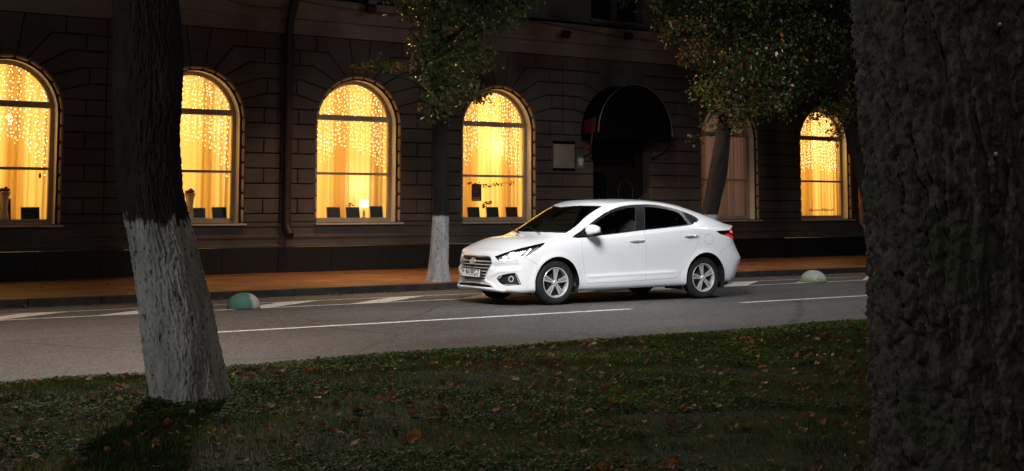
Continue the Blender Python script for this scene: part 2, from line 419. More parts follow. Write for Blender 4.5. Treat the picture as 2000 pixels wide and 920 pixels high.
def make_wheel(parent, x, y, side, spin):
    """side -1: outer face looks to local -y"""
    M = Matrix.Translation((x, y, .309)) @ Matrix.Rotation(R(90)*(-side) if False else R(90), 4, 'X')
    if side > 0: M = M @ Matrix.Rotation(R(180), 4, 'X')
    rubber = noise_mat('tyre_rubber', (.012,.012,.013), (.022,.022,.022), 30, .75, .15, 200)
    alloy = mat('machined_alloy', (.74,.75,.77), .32, .55)
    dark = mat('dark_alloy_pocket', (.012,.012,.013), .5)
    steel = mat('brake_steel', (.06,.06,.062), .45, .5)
    w = bpy.data.objects.new('wheel', None)
    # tyre (local +z is outward after M: z+ -> -y)
    a = MB()
    prof = [(.205,.075),(.212,.083),(.235,.090),(.262,.090),(.285,.082),(.298,.068),(.304,.05),(.306,.049),(.3065,.026),(.301,.025),(.301,.019),(.308,.018),(.3085,-.018),(.301,-.019),(.301,-.025),(.3065,-.026),(.306,-.049),(.304,-.05),(.298,-.068),(.285,-.082),(.262,-.090),(.235,-.09),(.205,-.075)]
    a.lathe(prof, 72, M)
    # sidewall ribs
    for rr in (.246, .272): a.lathe([(rr-.002,.0895),(rr,.0925),(rr+.002,.0895)], 72, M)
    t = a.build('tyre', rubber, None, smooth=True)
    me = t.data; sc.collection.objects.unlink(t)
    wheel = bpy.data.objects.new('wheel', me); bpy.data.objects.remove(t); link(wheel, parent)
    # rim barrel and lip
    b = MB(); b.lathe([(.188,-.07),(.190,.03),(.200,.07),(.206,.078),(.2085,.081),(.204,.084),(.196,.081),(.190,.070),(.184,.05),(.182,-.07)], 72, M)
    b.build('rim', alloy, wheel, smooth=True)
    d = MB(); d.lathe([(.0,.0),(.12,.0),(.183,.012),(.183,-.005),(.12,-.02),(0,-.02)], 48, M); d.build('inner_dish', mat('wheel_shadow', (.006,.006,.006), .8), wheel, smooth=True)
    b = MB(); b.lathe([(.0,.022),(.118,.022),(.12,.018),(.12,.006),(0,.006)], 48, M); b.build('brake_disc', steel, wheel, smooth=True)
    sil = MB(); blk = MB()
    for k in range(5):
        A = M @ Matrix.Rotation(R(spin+72*k), 4, 'Z')
        # spoke: local +x radial; dark base and two bright bars with a dark slot between, bright outer web
        def bar(y0a, y1a, y0b, y1b, z0, z1, mb, r0=.036, r1=.192):
            V = [A @ Vector(v) for v in ((r0,y0a,z0),(r0,y1a,z0),(r1,y1b,z0+.012),(r1,y0b,z0+.012),(r0,y0a,z1),(r0,y1a,z1),(r1,y1b,z1+.010),(r1,y0b,z1+.010))]
            mb.add(V, [(0,3,2,1),(4,5,6,7),(0,1,5,4),(1,2,6,5),(2,3,7,6),(3,0,4,7)])
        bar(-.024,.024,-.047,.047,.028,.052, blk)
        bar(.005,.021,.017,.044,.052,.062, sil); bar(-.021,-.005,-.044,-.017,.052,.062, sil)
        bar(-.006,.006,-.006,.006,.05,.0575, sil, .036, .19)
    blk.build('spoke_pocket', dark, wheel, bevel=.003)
    sil.build('spokes', alloy, wheel, bevel=.002)
    h = MB(); h.lathe([(0,.070),(.024,.069),(.028,.064),(.033,.060),(.045,.058),(.050,.05),(.05,.02)], 32, M); h.build('hub_cap', alloy, wheel, smooth=True)
    for k in range(4):
        nb = MB(); an = R(spin+36+90*k); nb.lathe([(0,.066),(.006,.066),(.0075,.063),(.0075,.05)], 10, M @ Matrix.Translation((.049*math.cos(an),.049*math.sin(an),0)))
        nb.lathe([(.0085,.0585),(.012,.0595),(.0125,.05)], 14, M @ Matrix.Translation((.049*math.cos(an),.049*math.sin(an),0)))
        nb.build('wheel_nut', dark, wheel, smooth=True)
    return wheel
def build_car():
    root = empty('sedan', tuple(CAR_O), CAR_A, 'white four-door sedan standing in the street with headlights and tail lights on', 'car')
    paint, t, N, L, b = nt('white_paint')
    b.inputs['Base Color'].default_value = (.74,.755,.775,1); b.inputs['Roughness'].default_value = .38
    b.inputs['Coat Weight'].default_value = .9; b.inputs['Coat Roughness'].default_value = .035; b.inputs['Specular IOR Level'].default_value = .4
    black = mat('gloss_black_trim', (.008,.008,.009), .35, spec=.25)
    matt = mat('matt_black_plastic', (.014,.014,.015), .6)
    gap = mat('panel_gap_black', (.012,.012,.013), .8)
    chrome = mat('bright_chrome', (.78,.78,.79), .22, .62)
    glass = clear_glass('car_side_glass', (.86,.89,.87), .015, 1.45)
    wind = clear_glass('windscreen_glass', (.66,.70,.68), .012, 1.45)
    cloth = noise_mat('dark_seat_cloth', (.030,.029,.029), (.05,.048,.047), 60, .85, .1, 300)
    V, F = body_surface(4, 3); NN = vnormals(V, F); K = Skin(V, NN); faces = [tuple(f) for f in F]
    def cen(f): return np.mean([K.V[i] for i in f], 0)
    def facing(f):
        n = np.array(K.N[f[0]]); return n[0]*VIEWD[0]+(-abs(n[1]))*VIEWD[1]+n[2]*VIEWD[2] > .0 if True else 0
    def near_n(f):
        # normal mirrored to the near side
        p = K.V[f[0]]; n = K.N[f[0]]; ny = n[1] if p[1] <= 0 else -n[1]
        return n[0]*VIEWD[0]+ny*VIEWD[1]+n[2]*VIEWD[2] > .02
    px = lambda poly, off=0, n=5: (lambda Q, P=catmull(poly, n): sd_poly(drawing(Q), P)+off)
    # wheel arches
    def arch(Q):
        w = np.abs(Q[:, 1]); d = np.minimum(np.hypot(Q[:, 0]-.005, Q[:, 2]-.300)-.362, np.hypot(Q[:, 0]-2.615, Q[:, 2]-.306)-.372)
        return np.where(w > .5, d, 1.0)
    _, faces = K.cut(faces, arch)
    # side windows
    dlo = [(1117,463.2,1),(1125,457.2),(1135,450.5),(1147,441),(1160,431),(1172,422),(1185,414),(1205,405.5),(1222,401.7),(1240,399.7),(1260,399),(1280,400),(1300,403.3),(1320,408),(1335,413),(1350,419),(1360,424.5),(1364.5,429),(1363,432.5),(1358,436),(1352,438.6),(1340,440.8),(1300,445.3),(1259,449.6),(1240,452),(1190,458),(1150,462.5),(1132,465)]
    side = lambda f: near_n(f) and abs(K.V[f[0]][1]) > .5 and K.V[f[0]][2] > .86
    win, faces = K.cut(faces, px(dlo), side)
    gf = [(1138,460.6,1),(1139,455.5),(1150,445.8),(1165,433),(1182,421.5),(1195,414.6),(1210,409.4),(1225,406.3),(1240.5,404.6,1),(1241,450.6,1),(1190,457.2),(1150,461.6)]
    gr = [(1258.5,404.5,1),(1275,405),(1295,407.6),(1312,411.4),(1324,415.5),(1332,423),(1338,431),(1344,438.4,1),(1300,443.8),(1259.5,448.2,1)]
    gq = [(1333,414.8,1),(1345,419),(1356,424.7),(1361.5,429),(1360.5,432),(1356,435),(1350.5,437.6,1)]
    def both(name, fs, *a, **k):
        return [K.build(name, [f for f in fs if cen(f)[1]*q_ > 0], *a, **k) for q_ in (-1, 1)]
    for poly, nm in ((gf, 'front'), (gr, 'rear'), (gq, 'quarter')):
        seal, win = K.cut(win, px(poly, -.9)); pane, seal = K.cut(seal, px(poly))
        both('window_seal', seal, mat('brushed_window_trim', (.035,.035,.036), .45, spec=.3), root, .004, .006)
        both('quarter_window' if nm == 'quarter' else 'side_window', pane, mat('quarter_glass_black', (.007,.008,.009), .6, spec=.12) if nm == 'quarter' else glass, root, -.002)
    both('window_surround', win, black, root, .0, .01)
    # windscreen and rear window
    ws = [(1105,455.2,1),(1114,449.6),(1126,441),(1144,423.8),(1162,411),(1176.5,402.2,1),(1155,401.4),(1132,401.2),(1110,402.6),(1085,405,1),(960,452.5,1),(1036,452.8),(1072,454)]
    up = lambda f: near_n(f) and K.V[f[0]][2] > .93 and K.V[f[0]][0] < 1.3
    scr, faces = K.cut(faces, px(ws), up)
    pane, rim = K.cut(scr, px(ws, 1.6)); band, pane = K.cut(pane, lambda Q: 1.372-Q[:, 2]+0*Q[:, 0])
    K.build('windscreen', pane, wind, root, -.003); K.build('screen_border', rim+band, black, root, -.003)
    bl = np.array([(2.43,-.1),(2.43,.2),(2.42,.40),(2.44,.555),(2.70,.575),(2.97,.60),(3.05,.56),(3.10,.40),(3.13,.2),(3.14,-.1)])
    rw, faces = K.cut(faces, lambda Q: sd_poly(np.stack([Q[:, 0], np.abs(Q[:, 1])], 1), bl), lambda f: K.V[f[0]][2] > 1.1 and K.V[f[0]][0] > 2.3)
    K.build('rear_window', rw, mat('tinted_rear_glass', (.01,.011,.012), .05, coat=.4), root, -.003)
    # lamps and openings
    hl = [(966,500.9,1),(976.5,497),(992,491.7),(1002.6,488.2),(1018,484.2),(1035.6,480.2),(1053,475.8),(1064,473.6,1),(1061.7,478.2),(1055.6,483),(1044,490.4),(1032,498),(1023.5,503.3),(1016.5,506.8),(1001,509.2),(988.7,511),(978,511.2),(973,508.5)]
    frontish = lambda f: near_n(f) and K.V[f[0]][0] < .2
    lamp, faces = K.cut(faces, px(hl), frontish)
    fg = [(969.7,544,1),(975,539),(988.7,535.2),(1002,533.2),(1008.5,535),(1013,543),(1018.4,556,1),(997,557.8),(984.6,557),(976,552)]
    fog, faces = K.cut(faces, px(fg), frontish)
    gl = [(880,499,1),(930,499.7),(957,501,1),(960.3,512.6),(955.4,523),(948.8,535.4),(946.3,547,1),(925,545.2),(880,540.5,1)]
    gril, faces = K.cut(faces, px(gl), frontish)
    gfr, faces = K.cut(faces, px(gl, -1.3), frontish)
    it = [(880,550,1),(905,550.4),(925,552),(955,557),(962,561.6,1),(930,559.4),(905,556.6),(880,554.4,1)]
    intk, faces = K.cut(faces, px(it), frontish)
    tl = [(1398.3,451.4,1),(1407,450.6),(1424,449.4),(1445,446.5,1),(1446,474,1),(1433.7,470.8),(1429,465.2),(1423,461.6),(1412,458.8),(1405,456.4)]
    rearish = lambda f: near_n(f) and K.V[f[0]][0] > 2.6
    tail, faces = K.cut(faces, px(tl), rearish)
    tail2, faces = K.cut(faces, lambda Q: sd_poly(np.stack([np.abs(Q[:, 1]), Q[:, 2]], 1), np.array([(.40,.965),(.9,.985),(.9,.85),(.62,.86),(.46,.90)])), lambda f: K.V[f[0]][0] > 3.15 and not near_n(f))
    # rear number plate recess, bumper lower trim
    low, faces = K.cut(faces, lambda Q: np.maximum(Q[:, 2]-(.33+.9*(.80-np.abs(Q[:, 1]))*np.clip((Q[:, 0]-3.2)*6, 0, 1)).clip(0, .47), 3.27-Q[:, 0]), lambda f: K.V[f[0]][0] > 3.2)
    K.build('lower_bumper_trim', low, matt, root)
    # panels
    gaps = []
    def panel(faces, fn, el, w=.27):
        a, rest = K.cut(faces, lambda Q: fn(Q)+w, el); g_, rest = K.cut(rest, lambda Q: fn(Q)-w, el)
        gaps.extend(g_); return a, rest
    d1 = [(1117,450,1),(1136.3,465,1),(1137,480),(1139,505),(1141,525),(1143,545),(1146,552.5),(1150,553.6,1),(1200,551),(1262,547.4,1),(1262.5,500),(1262,470),(1259.5,456),(1257,447,1),(1240,430,1)]
    d2 = [(1257,440,1),(1259.5,456),(1262,470),(1262.5,500),(1262,547.4,1),(1316,543.5,1),(1323,540),(1331,529),(1344,510),(1356,490),(1364,472),(1368,458),(1368,448),(1361,436,1),(1330,420,1)]
    dside = lambda f: near_n(f) and abs(K.V[f[0]][1]) > .6 and .0 < K.V[f[0]][0] < 3.0
    fd, faces = panel(faces, px(d1), dside); rd, faces = panel(faces, px(d2), dside)
    hd = [(870,484,1),(911,484.6),(951,485.6),(980,488),(992,489.8),(1002.6,488.0),(1035.6,480.0),(1064,473.4),(1083,469),(1102,464.8),(1115,462.7,1),(1105,455.0,1),(1072,453),(1036,452),(960,452,1),(870,430,1)]
    hood, faces = panel(faces, px(hd), lambda f: near_n(f) and K.V[f[0]][0] < .45 and K.V[f[0]][2] > .62)
    fb = [(860,480,1),(911,484.6),(951,485.6),(980,488),(1000,489.6,1),(1024.5,503.8,1),(1036,508),(1049,516,1),(1049,610,1),(860,610,1)]
    bump, faces = panel(faces, px(fb), lambda f: K.V[f[0]][0] < -.1)
    fu = [(1385+9.3*math.cos(a), 467+9.8*math.sin(a)) for a in np.arange(0, 6.28, .4)]
    flap, faces = panel(faces, px(fu), lambda f: near_n(f) and K.V[f[0]][1] < -.5 and K.V[f[0]][0] > 2.3, .3)
    rbp = [(1452,462,1),(1434.5,471.2,1),(1420,482.5),(1406,493.5,1),(1403,505,1),(1403,640,1),(1520,640,1),(1520,462,1)]
    rb, faces = panel(faces, px(rbp), lambda f: near_n(f) and K.V[f[0]][0] > 2.75)
    both('rear_bumper_corner', rb, paint, root, 0, .012)
    K.build('panel_gaps', gaps, gap, root, -.004)
    K.build('body', faces, paint, root, 0, .012)
    for grp in (fd, rd):
        nearf = [f for f in grp if cen(f)[1] < 0]; farf = [f for f in grp if cen(f)[1] > 0]
        for q, fs in ((-1, nearf), (1, farf)):
            d = K.build('door', fs, paint, root, 0, .008)
            # handle: bar on the skin at its photographed height
            fr = grp is fd
            xa, xb, za, zb = (1.225,1.49,.853,.865) if fr else (2.215,2.462,.914,.926)
            hb = MB(); w0 = .868 if fr else .872
            pts = [(xa+(xb-xa)*t_, q*(w0+.016*math.sin(math.pi*t_)**.5), za+(zb-za)*t_+.004*math.sin(math.pi*t_)) for t_ in np.linspace(0, 1, 9)]
            hb.tube(pts, [.005,.009,.010,.010,.010,.010,.010,.009,.005], 10); hb.build('handle', chrome, d, smooth=True)
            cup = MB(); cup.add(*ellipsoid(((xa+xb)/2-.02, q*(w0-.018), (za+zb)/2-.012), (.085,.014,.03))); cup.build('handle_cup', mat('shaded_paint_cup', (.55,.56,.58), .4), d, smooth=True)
    K.build('bonnet', hood, paint, root, 0, .012); K.build('front_bumper', bump, paint, root, 0, .012)
    K.build('fuel_flap', flap, paint, root, 0, .006)
    # head lamps
    for q in (-1, 1):
        fs = [f for f in lamp if cen(f)[1]*q > 0]
        h = K.build('headlight', fs, clear_glass('lamp_lens', (.96,.97,.98), .01, 1.4), root, 0)
        K.build('lamp_housing', fs, mat('lamp_housing_black', (.02,.02,.022), .35), h, -.032)
        rimf, _ = K.cut(fs, lambda Q, P=catmull(hl, 5): -sd_poly(drawing(Q), P)-1.1)
        K.build('lamp_rim', rimf, black, h, -.002)
        drl = np.array([(975,508.2),(986,509.3),(1001,507.5),(1016,504.3),(1023,501),(1028,495.5),(1036.5,485.6)])
        st, rest = K.cut(fs, lambda Q: sd_line(drawing(Q), drl)-1.5)
        K.build('running_light', st, mat('running_light_glow', (.9,.9,.9), .4, emit=(1,.95,.93), es=2.4), h, -.012)
        refl, _ = K.cut(fs, lambda Q: sd_poly(drawing(Q), catmull([(971,503.5),(982,498.5),(998,493),(1012,489.5),(1016,494),(1016,501),(1008,505.5),(990,507.5),(977,507.5)], 4)))
        K.build('reflector', refl, mat('reflector_chrome', (.5,.5,.52), .3, .7), h, -.026)
        c2 = [f for f in refl]
        b1, _ = K.cut(fs, lambda Q: np.hypot((drawing(Q)[:, 0]-1002)/9.2, (drawing(Q)[:, 1]-498.2)/6.8)*8-8)
        K.build('main_lamp', b1, mat('main_beam_glow', (.9,.9,.9), .4, emit=(1,.93,.9), es=4.5), h, -.016)
        b2, _ = K.cut(fs, lambda Q: np.hypot((drawing(Q)[:, 0]-985)/5, (drawing(Q)[:, 1]-502.6)/3.6)*4-4)
        K.build('side_lamp', b2, mat('side_lamp_glow', (.9,.8,.7), .4, emit=(1,.80,.68), es=1.2), h, -.018)
        sl, _ = K.cut(fs, lambda Q: sd_poly(drawing(Q), np.array([(1040,487),(1054,480.5),(1052,484),(1033,496.5),(1031.5,496)])))
        K.build('lamp_reflector_strip', sl, mat('pale_lamp_strip', (.55,.56,.58), .25, .6), h, -.014)
        # fog lamp
        fs = [f for f in fog if cen(f)[1]*q > 0]
        fo = K.build('fog_light', fs, mat('fog_recess_black', (.012,.012,.013), .4), root, -.03)
        wallf, _ = K.cut(fs, lambda Q, P=catmull(fg, 5): -sd_poly(drawing(Q), P)-1.0)
        K.build('fog_surround', wallf, black, fo, -.001, .03)
        rg, _ = K.cut(fs, lambda Q: np.abs(np.hypot((drawing(Q)[:, 0]-997.6)/4.6, (drawing(Q)[:, 1]-545)/5.0)-1)*4.8-1.0)
        K.build('fog_ring', rg, chrome, fo, -.012, .012)
        ln, _ = K.cut(fs, lambda Q: np.hypot((drawing(Q)[:, 0]-997.6)/4.2, (drawing(Q)[:, 1]-545)/4.6)*4.4-4)
        K.build('fog_lens', ln, mat('fog_lens_dark', (.03,.03,.032), .08, .2), fo, -.02)
        sv, _ = K.cut(fs, lambda Q: sd_line(drawing(Q), np.array([(1007.5,536.5),(1011,543),(1015.6,554.5)]))-1.3)
        K.build('fog_trim', sv, chrome, fo, -.004, .01)
        sv, _ = K.cut(fs, lambda Q: sd_line(drawing(Q), np.array([(985,555.6),(997,556.3),(1010,555.6)]))-.6)
        K.build('fog_trim', sv, chrome, fo, -.006, .01)
        sv, _ = K.cut(fs, lambda Q: sd_poly(drawing(Q), np.array([(971.5,543.6),(977,539.4),(981,538.6),(973.5,545.5)])))
        K.build('fog_trim', sv, chrome, fo, -.008)
        # tail lamp
        fs = [f for f in tail if cen(f)[1]*q > 0]; fs2 = [f for f in tail2 if cen(f)[1]*q > 0]
        tn = K.build('tail_light', fs+fs2, mat('tail_lens_red', (.12,.004,.005), .15, coat=.4), root, .001, .01)
        lit, _ = K.cut(fs, lambda Q: sd_poly(drawing(Q), catmull([(1424,451.6,1),(1433,450),(1446,449,1),(1446,472,1),(1434.5,470),(1434,462),(1431,457)], 3)))
        K.build('tail_lamp_glow', lit, mat('tail_glow', (.9,.1,.05), .3, emit=(1,.11,.045), es=1.9), tn, .007)
        dk, _ = K.cut(fs, lambda Q: sd_poly(drawing(Q), np.array([(1399.5,451.9),(1424,450.6),(1423,453),(1418,457),(1406,455.6)])))
        K.build('tail_lamp_dark', dk, mat('tail_dark', (.012,.004,.005), .15, coat=.4), tn, .007)
        lit, _ = K.cut(fs, lambda Q: sd_poly(drawing(Q), np.array([(1414,458.6),(1421,456.5),(1430,460),(1433.5,469.5),(1424,461.3)])))
        K.build('tail_lamp_red', lit, mat('tail_red_glow', (.6,.02,.02), .3, emit=(1,.03,.02), es=.35), tn, .006)
    # grille
    g = K.build('grille', gril, mat('grille_black', (.006,.006,.006), .45), root, -.05)
    K.build('grille_frame', gfr, mat('satin_chrome', (.66,.66,.67), .3, .6), g, .004, .05)
    for zk in (.640, .598, .553, .508, .462, .418, .378, .347):
        st, _ = K.cut(gril, lambda Q: np.abs(Q[:, 2]-zk)-(.0068 if zk > .36 else .004))
        K.build('grille_bar', st, chrome if zk < .63 else black, g, -.006, .02)
    st = []
    for k in range(-14, 15):
        a, _ = K.cut(gril, lambda Q: np.maximum(np.abs(Q[:, 1]-k*.032)-.004, np.abs((Q[:, 2]-.575+.0225*0) % .045-.022)-.008))
        st += a
    K.build('grille_mesh', st, mat('grille_studs', (.25,.25,.255), .3, .9), g, -.03)
    K.build('lower_intake', intk, mat('grille_black', (0,0,0)), root, -.03)
    st, _ = K.cut(intk, lambda Q: np.abs(Q[:, 2]-.296)-.006); K.build('intake_bar', st, matt, root, -.012, .01)
    # number plate
    def yaxis_mat(x, z, tilt=0): return Matrix.Translation((x, 0, z)) @ Matrix.Rotation(R(tilt), 4, 'Y') @ Matrix(((0,0,-1,0),(-1,0,0,0),(0,1,0,0),(0,0,0,1)))
    PM = yaxis_mat(-.872, .435, 4)
    p = MB(); p.prism([(-.25,-.054),(.25,-.054),(.25,.054),(-.25,.054)], -.004, .004, PM)
    plate = p.build('number_plate', mat('plate_white', (.72,.72,.70), .35), root, bevel=.002)
    fr_ = MB()
    for a in ((-.258,.258,-.074,-.055),(-.258,.258,.0545,.060),(-.258,-.2505,-.055,.0545),(.2505,.258,-.055,.0545)):
        fr_.prism([(a[0],a[2]),(a[1],a[2]),(a[1],a[3]),(a[0],a[3])], -.012, .007, PM)
    fr_.build('plate_frame', matt, plate)
    ink = mat('plate_ink', (.01,.01,.012), .5)
    text_mesh('plate_number', '9419PC-7', .128, PM @ Matrix.Translation((.028, 0, .0045)), ink, plate, .0008, .70)
    fl = MB(); fl.prism([(-.236,.014),(-.192,.014),(-.192,.038),(-.236,.038)], .004, .0052, PM); fl.build('plate_flag', mat('flag_red', (.5,.03,.03), .5), plate)
    fl = MB(); fl.prism([(-.236,.004),(-.192,.004),(-.192,.0135),(-.236,.0135)], .004, .0052, PM); fl.build('plate_flag', mat('flag_green', (.03,.25,.06), .5), plate)
    # emblem: an oval ring with a slanted letter
    EM = yaxis_mat(-.846, .592, 14)
    e = MB(); e.tube([EM @ Vector((.066*math.cos(a), .041*math.sin(a), .004)) for a in np.linspace(0, 2*math.pi, 41)], .0065, 8)
    e.tube([EM @ Vector(v) for v in ((-.031,-.029,.004),(-.030,-.008,.006),(-.016,.010,.006),(-.010,.034,.004))], .006, 6)
    e.tube([EM @ Vector(v) for v in ((.010,-.034,.004),(.016,-.010,.006),(.030,.008,.006),(.031,.029,.004))], .006, 6)
    e.tube([EM @ Vector(v) for v in ((-.020,-.002,.006),(0,.001,.006),(.020,.004,.006))], .005, 6)
    e.build('emblem', chrome, root, smooth=True)
    # mirrors
    for q in (-1,):
        Mq = Matrix.Translation((.535, q*.955, 1.022)) @ Matrix.Rotation(R(-10*q), 4, 'Z')
        V_, F_ = super_box((0,0,0), (.175,.245,.15), .82, 28, 16)
        V_ = [Mq @ Vector((v[0]*(1.0 if v[0] < 0 else .55)-.0, v[1], v[2]*(1-.18*(v[1]*q)/.12))) for v in V_]
        mh = MB().add(V_, F_).build('wing_mirror', paint, root, smooth=True)
        V_, F_ = super_box((.012,0,-.052), (.15,.215,.05), .6); MB().add([Mq @ Vector(v) for v in V_], F_).build('mirror_base', black, mh, smooth=True)
        V_, F_ = super_box((.048,0,.0), (.012,.20,.115), .5); MB().add([Mq @ Vector(v) for v in V_], F_).build('mirror_glass', mat('mirror_silver', (.5,.5,.5), .05, 1), mh, smooth=True)
        a = MB(); a.tube([(.47, q*.79, .948), (.50, q*.85, .955), (.53, q*.93, .965)], [.03,.026,.03], 10, flat=.6); a.build('mirror_arm', black, mh, smooth=True)
    # under parts
    matd = mat('wheel_house_black', (.008,.008,.008), .9)
    for xa, rr in ((.005,.40), (2.612,.41)):
        for q in (-1, 1):
            a = MB(); Mx = Matrix.Translation((xa, q*.60, .30)) @ Matrix.Rotation(R(90), 4, 'X')
            a.lathe([(rr,-.235),(rr,.195)], 40, Mx, R(-22), R(202)); a.lathe([(rr,.0),(.0,.0)], 40, Mx @ Matrix.Translation((0,0,.235*q)), R(-22), R(202))
            a.build('wheel_house', matd, root)
    u = MB(); u.box(-.62,3.25,-.60,.60,.20,.24); u.box(.42,2.2,-.77,.77,.195,.235); u.build('underbody', matd, root)
    u = MB()
    u.tube([(.3,.3,.17),(1.6,.32,.17),(2.5,.45,.18)], .03, 10); u.add(*super_box((3.0,.35,.22), (.35,.7,.16), .4)); u.build('exhaust', mat('exhaust_grey', (.10,.095,.09), .6, .5), root, smooth=True)
    for q in (-1, 1):
        for x0, x1, z0, z1 in ((.372,.39,.19,.34), (2.975,2.99,.20,.36)):
            a = MB(); a.add([(x0,q*.62,z1),(x0,q*.82,z1),(x1+.03,q*.825,z0),(x1+.03,q*.62,z0),(x0+.012,q*.62,z1),(x0+.012,q*.82,z1),(x1+.042,q*.825,z0),(x1+.042,q*.62,z0)], [(0,1,2,3),(4,7,6,5),(0,4,5,1),(1,5,6,2),(2,6,7,3),(3,7,4,0)])
            a.build('mud_flap', matt, root)
    # wheels
    make_wheel(root, 0, -.735, -1, 87); make_wheel(root, 2.6, -.735, -1, 100)
    make_wheel(root, 0, .735, 1, 40); make_wheel(root, 2.6, .735, 1, 10)
    # cabin
    lin = [f for f in faces if cen(f)[2] > .5] + [f for f in fd+rd]
    V_, F_ = None, None
    K.build('cabin_lining', [f for f in lin if (.48 < cen(f)[0] < 2.12) or (cen(f)[2] > .80 and .3 < cen(f)[0] < 3.1)], mat('cabin_lining_grey', (.55,.51,.47), .9), root, -.035)
    d = MB(); d.add(*super_box((.36,0,.80), (.62,1.42,.40), .45)); d.box(.2,3.0,-.72,.72,.24,.30); d.build('dashboard', mat('dash_black', (.05,.048,.046), .7), root, smooth=True)
    sw = MB(); Ms = Matrix.Translation((.80,-.36,.86)) @ Matrix.Rotation(R(-65), 4, 'Y')
    sw.tube([Ms @ Vector((.18*math.cos(a), .18*math.sin(a), 0)) for a in np.linspace(0, 2*math.pi, 33)], .015, 8); sw.add(*super_box((.78,-.36,.86), (.10,.16,.10), .6))
    sw.build('steering_wheel', mat('dash_black', (0,0,0)), root, smooth=True)
    for ys in (-.36, .36):
        s_ = MB(); s_.add(*super_box((1.22,ys,.53), (.52,.50,.18), .5))
        V_, F_ = super_box((0,0,0), (.16,.48,.66), .5); Mb = Matrix.Translation((1.50,ys,.83)) @ Matrix.Rotation(R(18), 4, 'Y')
        s_.add([Mb @ Vector(v) for v in V_], F_); st = s_.build('front_seat', cloth, root, smooth=True)
        hr = MB(); V_, F_ = super_box((0,0,0), (.11,.27,.19), .6); Mb = Matrix.Translation((1.625,ys,1.265)) @ Matrix.Rotation(R(14), 4, 'Y')
        hr.add([Mb @ Vector(v) for v in V_], F_); hr.build('headrest', cloth, st, smooth=True)
        po = MB()
        for k in (-.055, .055): po.tube([(1.585,ys+k,1.10),(1.61,ys+k,1.20)], .007, 8)
        po.build('headrest_posts', chrome, st, smooth=True)
    s_ = MB(); s_.add(*super_box((2.12,0,.55), (.5,1.30,.20), .4)); V_, F_ = super_box((0,0,0), (.16,1.30,.62), .4); Mb = Matrix.Translation((2.43,0,.80)) @ Matrix.Rotation(R(22), 4, 'Y')
    s_.add([Mb @ Vector(v) for v in V_], F_); st = s_.build('rear_seat', cloth, root, smooth=True)
    for ys in (-.40, 0, .40):
        hr = MB(); V_, F_ = super_box((0,0,0), (.10,.27,.17), .6); Mb = Matrix.Translation((2.585,ys,1.165)) @ Matrix.Rotation(R(18), 4, 'Y')
        hr.add([Mb @ Vector(v) for v in V_], F_); hr.build('headrest', cloth, st, smooth=True)
    ps = MB(); ps.box(2.62,3.05,-.66,.66,1.02,1.05); ps.build('parcel_shelf', mat('dash_black', (0,0,0)), root)
    # wiper, aerial, screen pillar inside
    w_ = MB(); w_.tube([(-.03,-.45,.985),(.12,.05,1.045),(.13,.2,1.05)], .008, 6); w_.tube([(-.06,.05,.98),(.07,.5,1.03)], .008, 6); w_.build('wiper', matt, root, smooth=True)
    ae = MB(); ae.tube([(2.02,0,1.44),(2.06,0,1.47)], [.02,.01], 10); ae.tube([(2.05,0,1.465),(2.20,0,1.55)], .0035, 6); ae.build('aerial', matt, root, smooth=True)
    return root
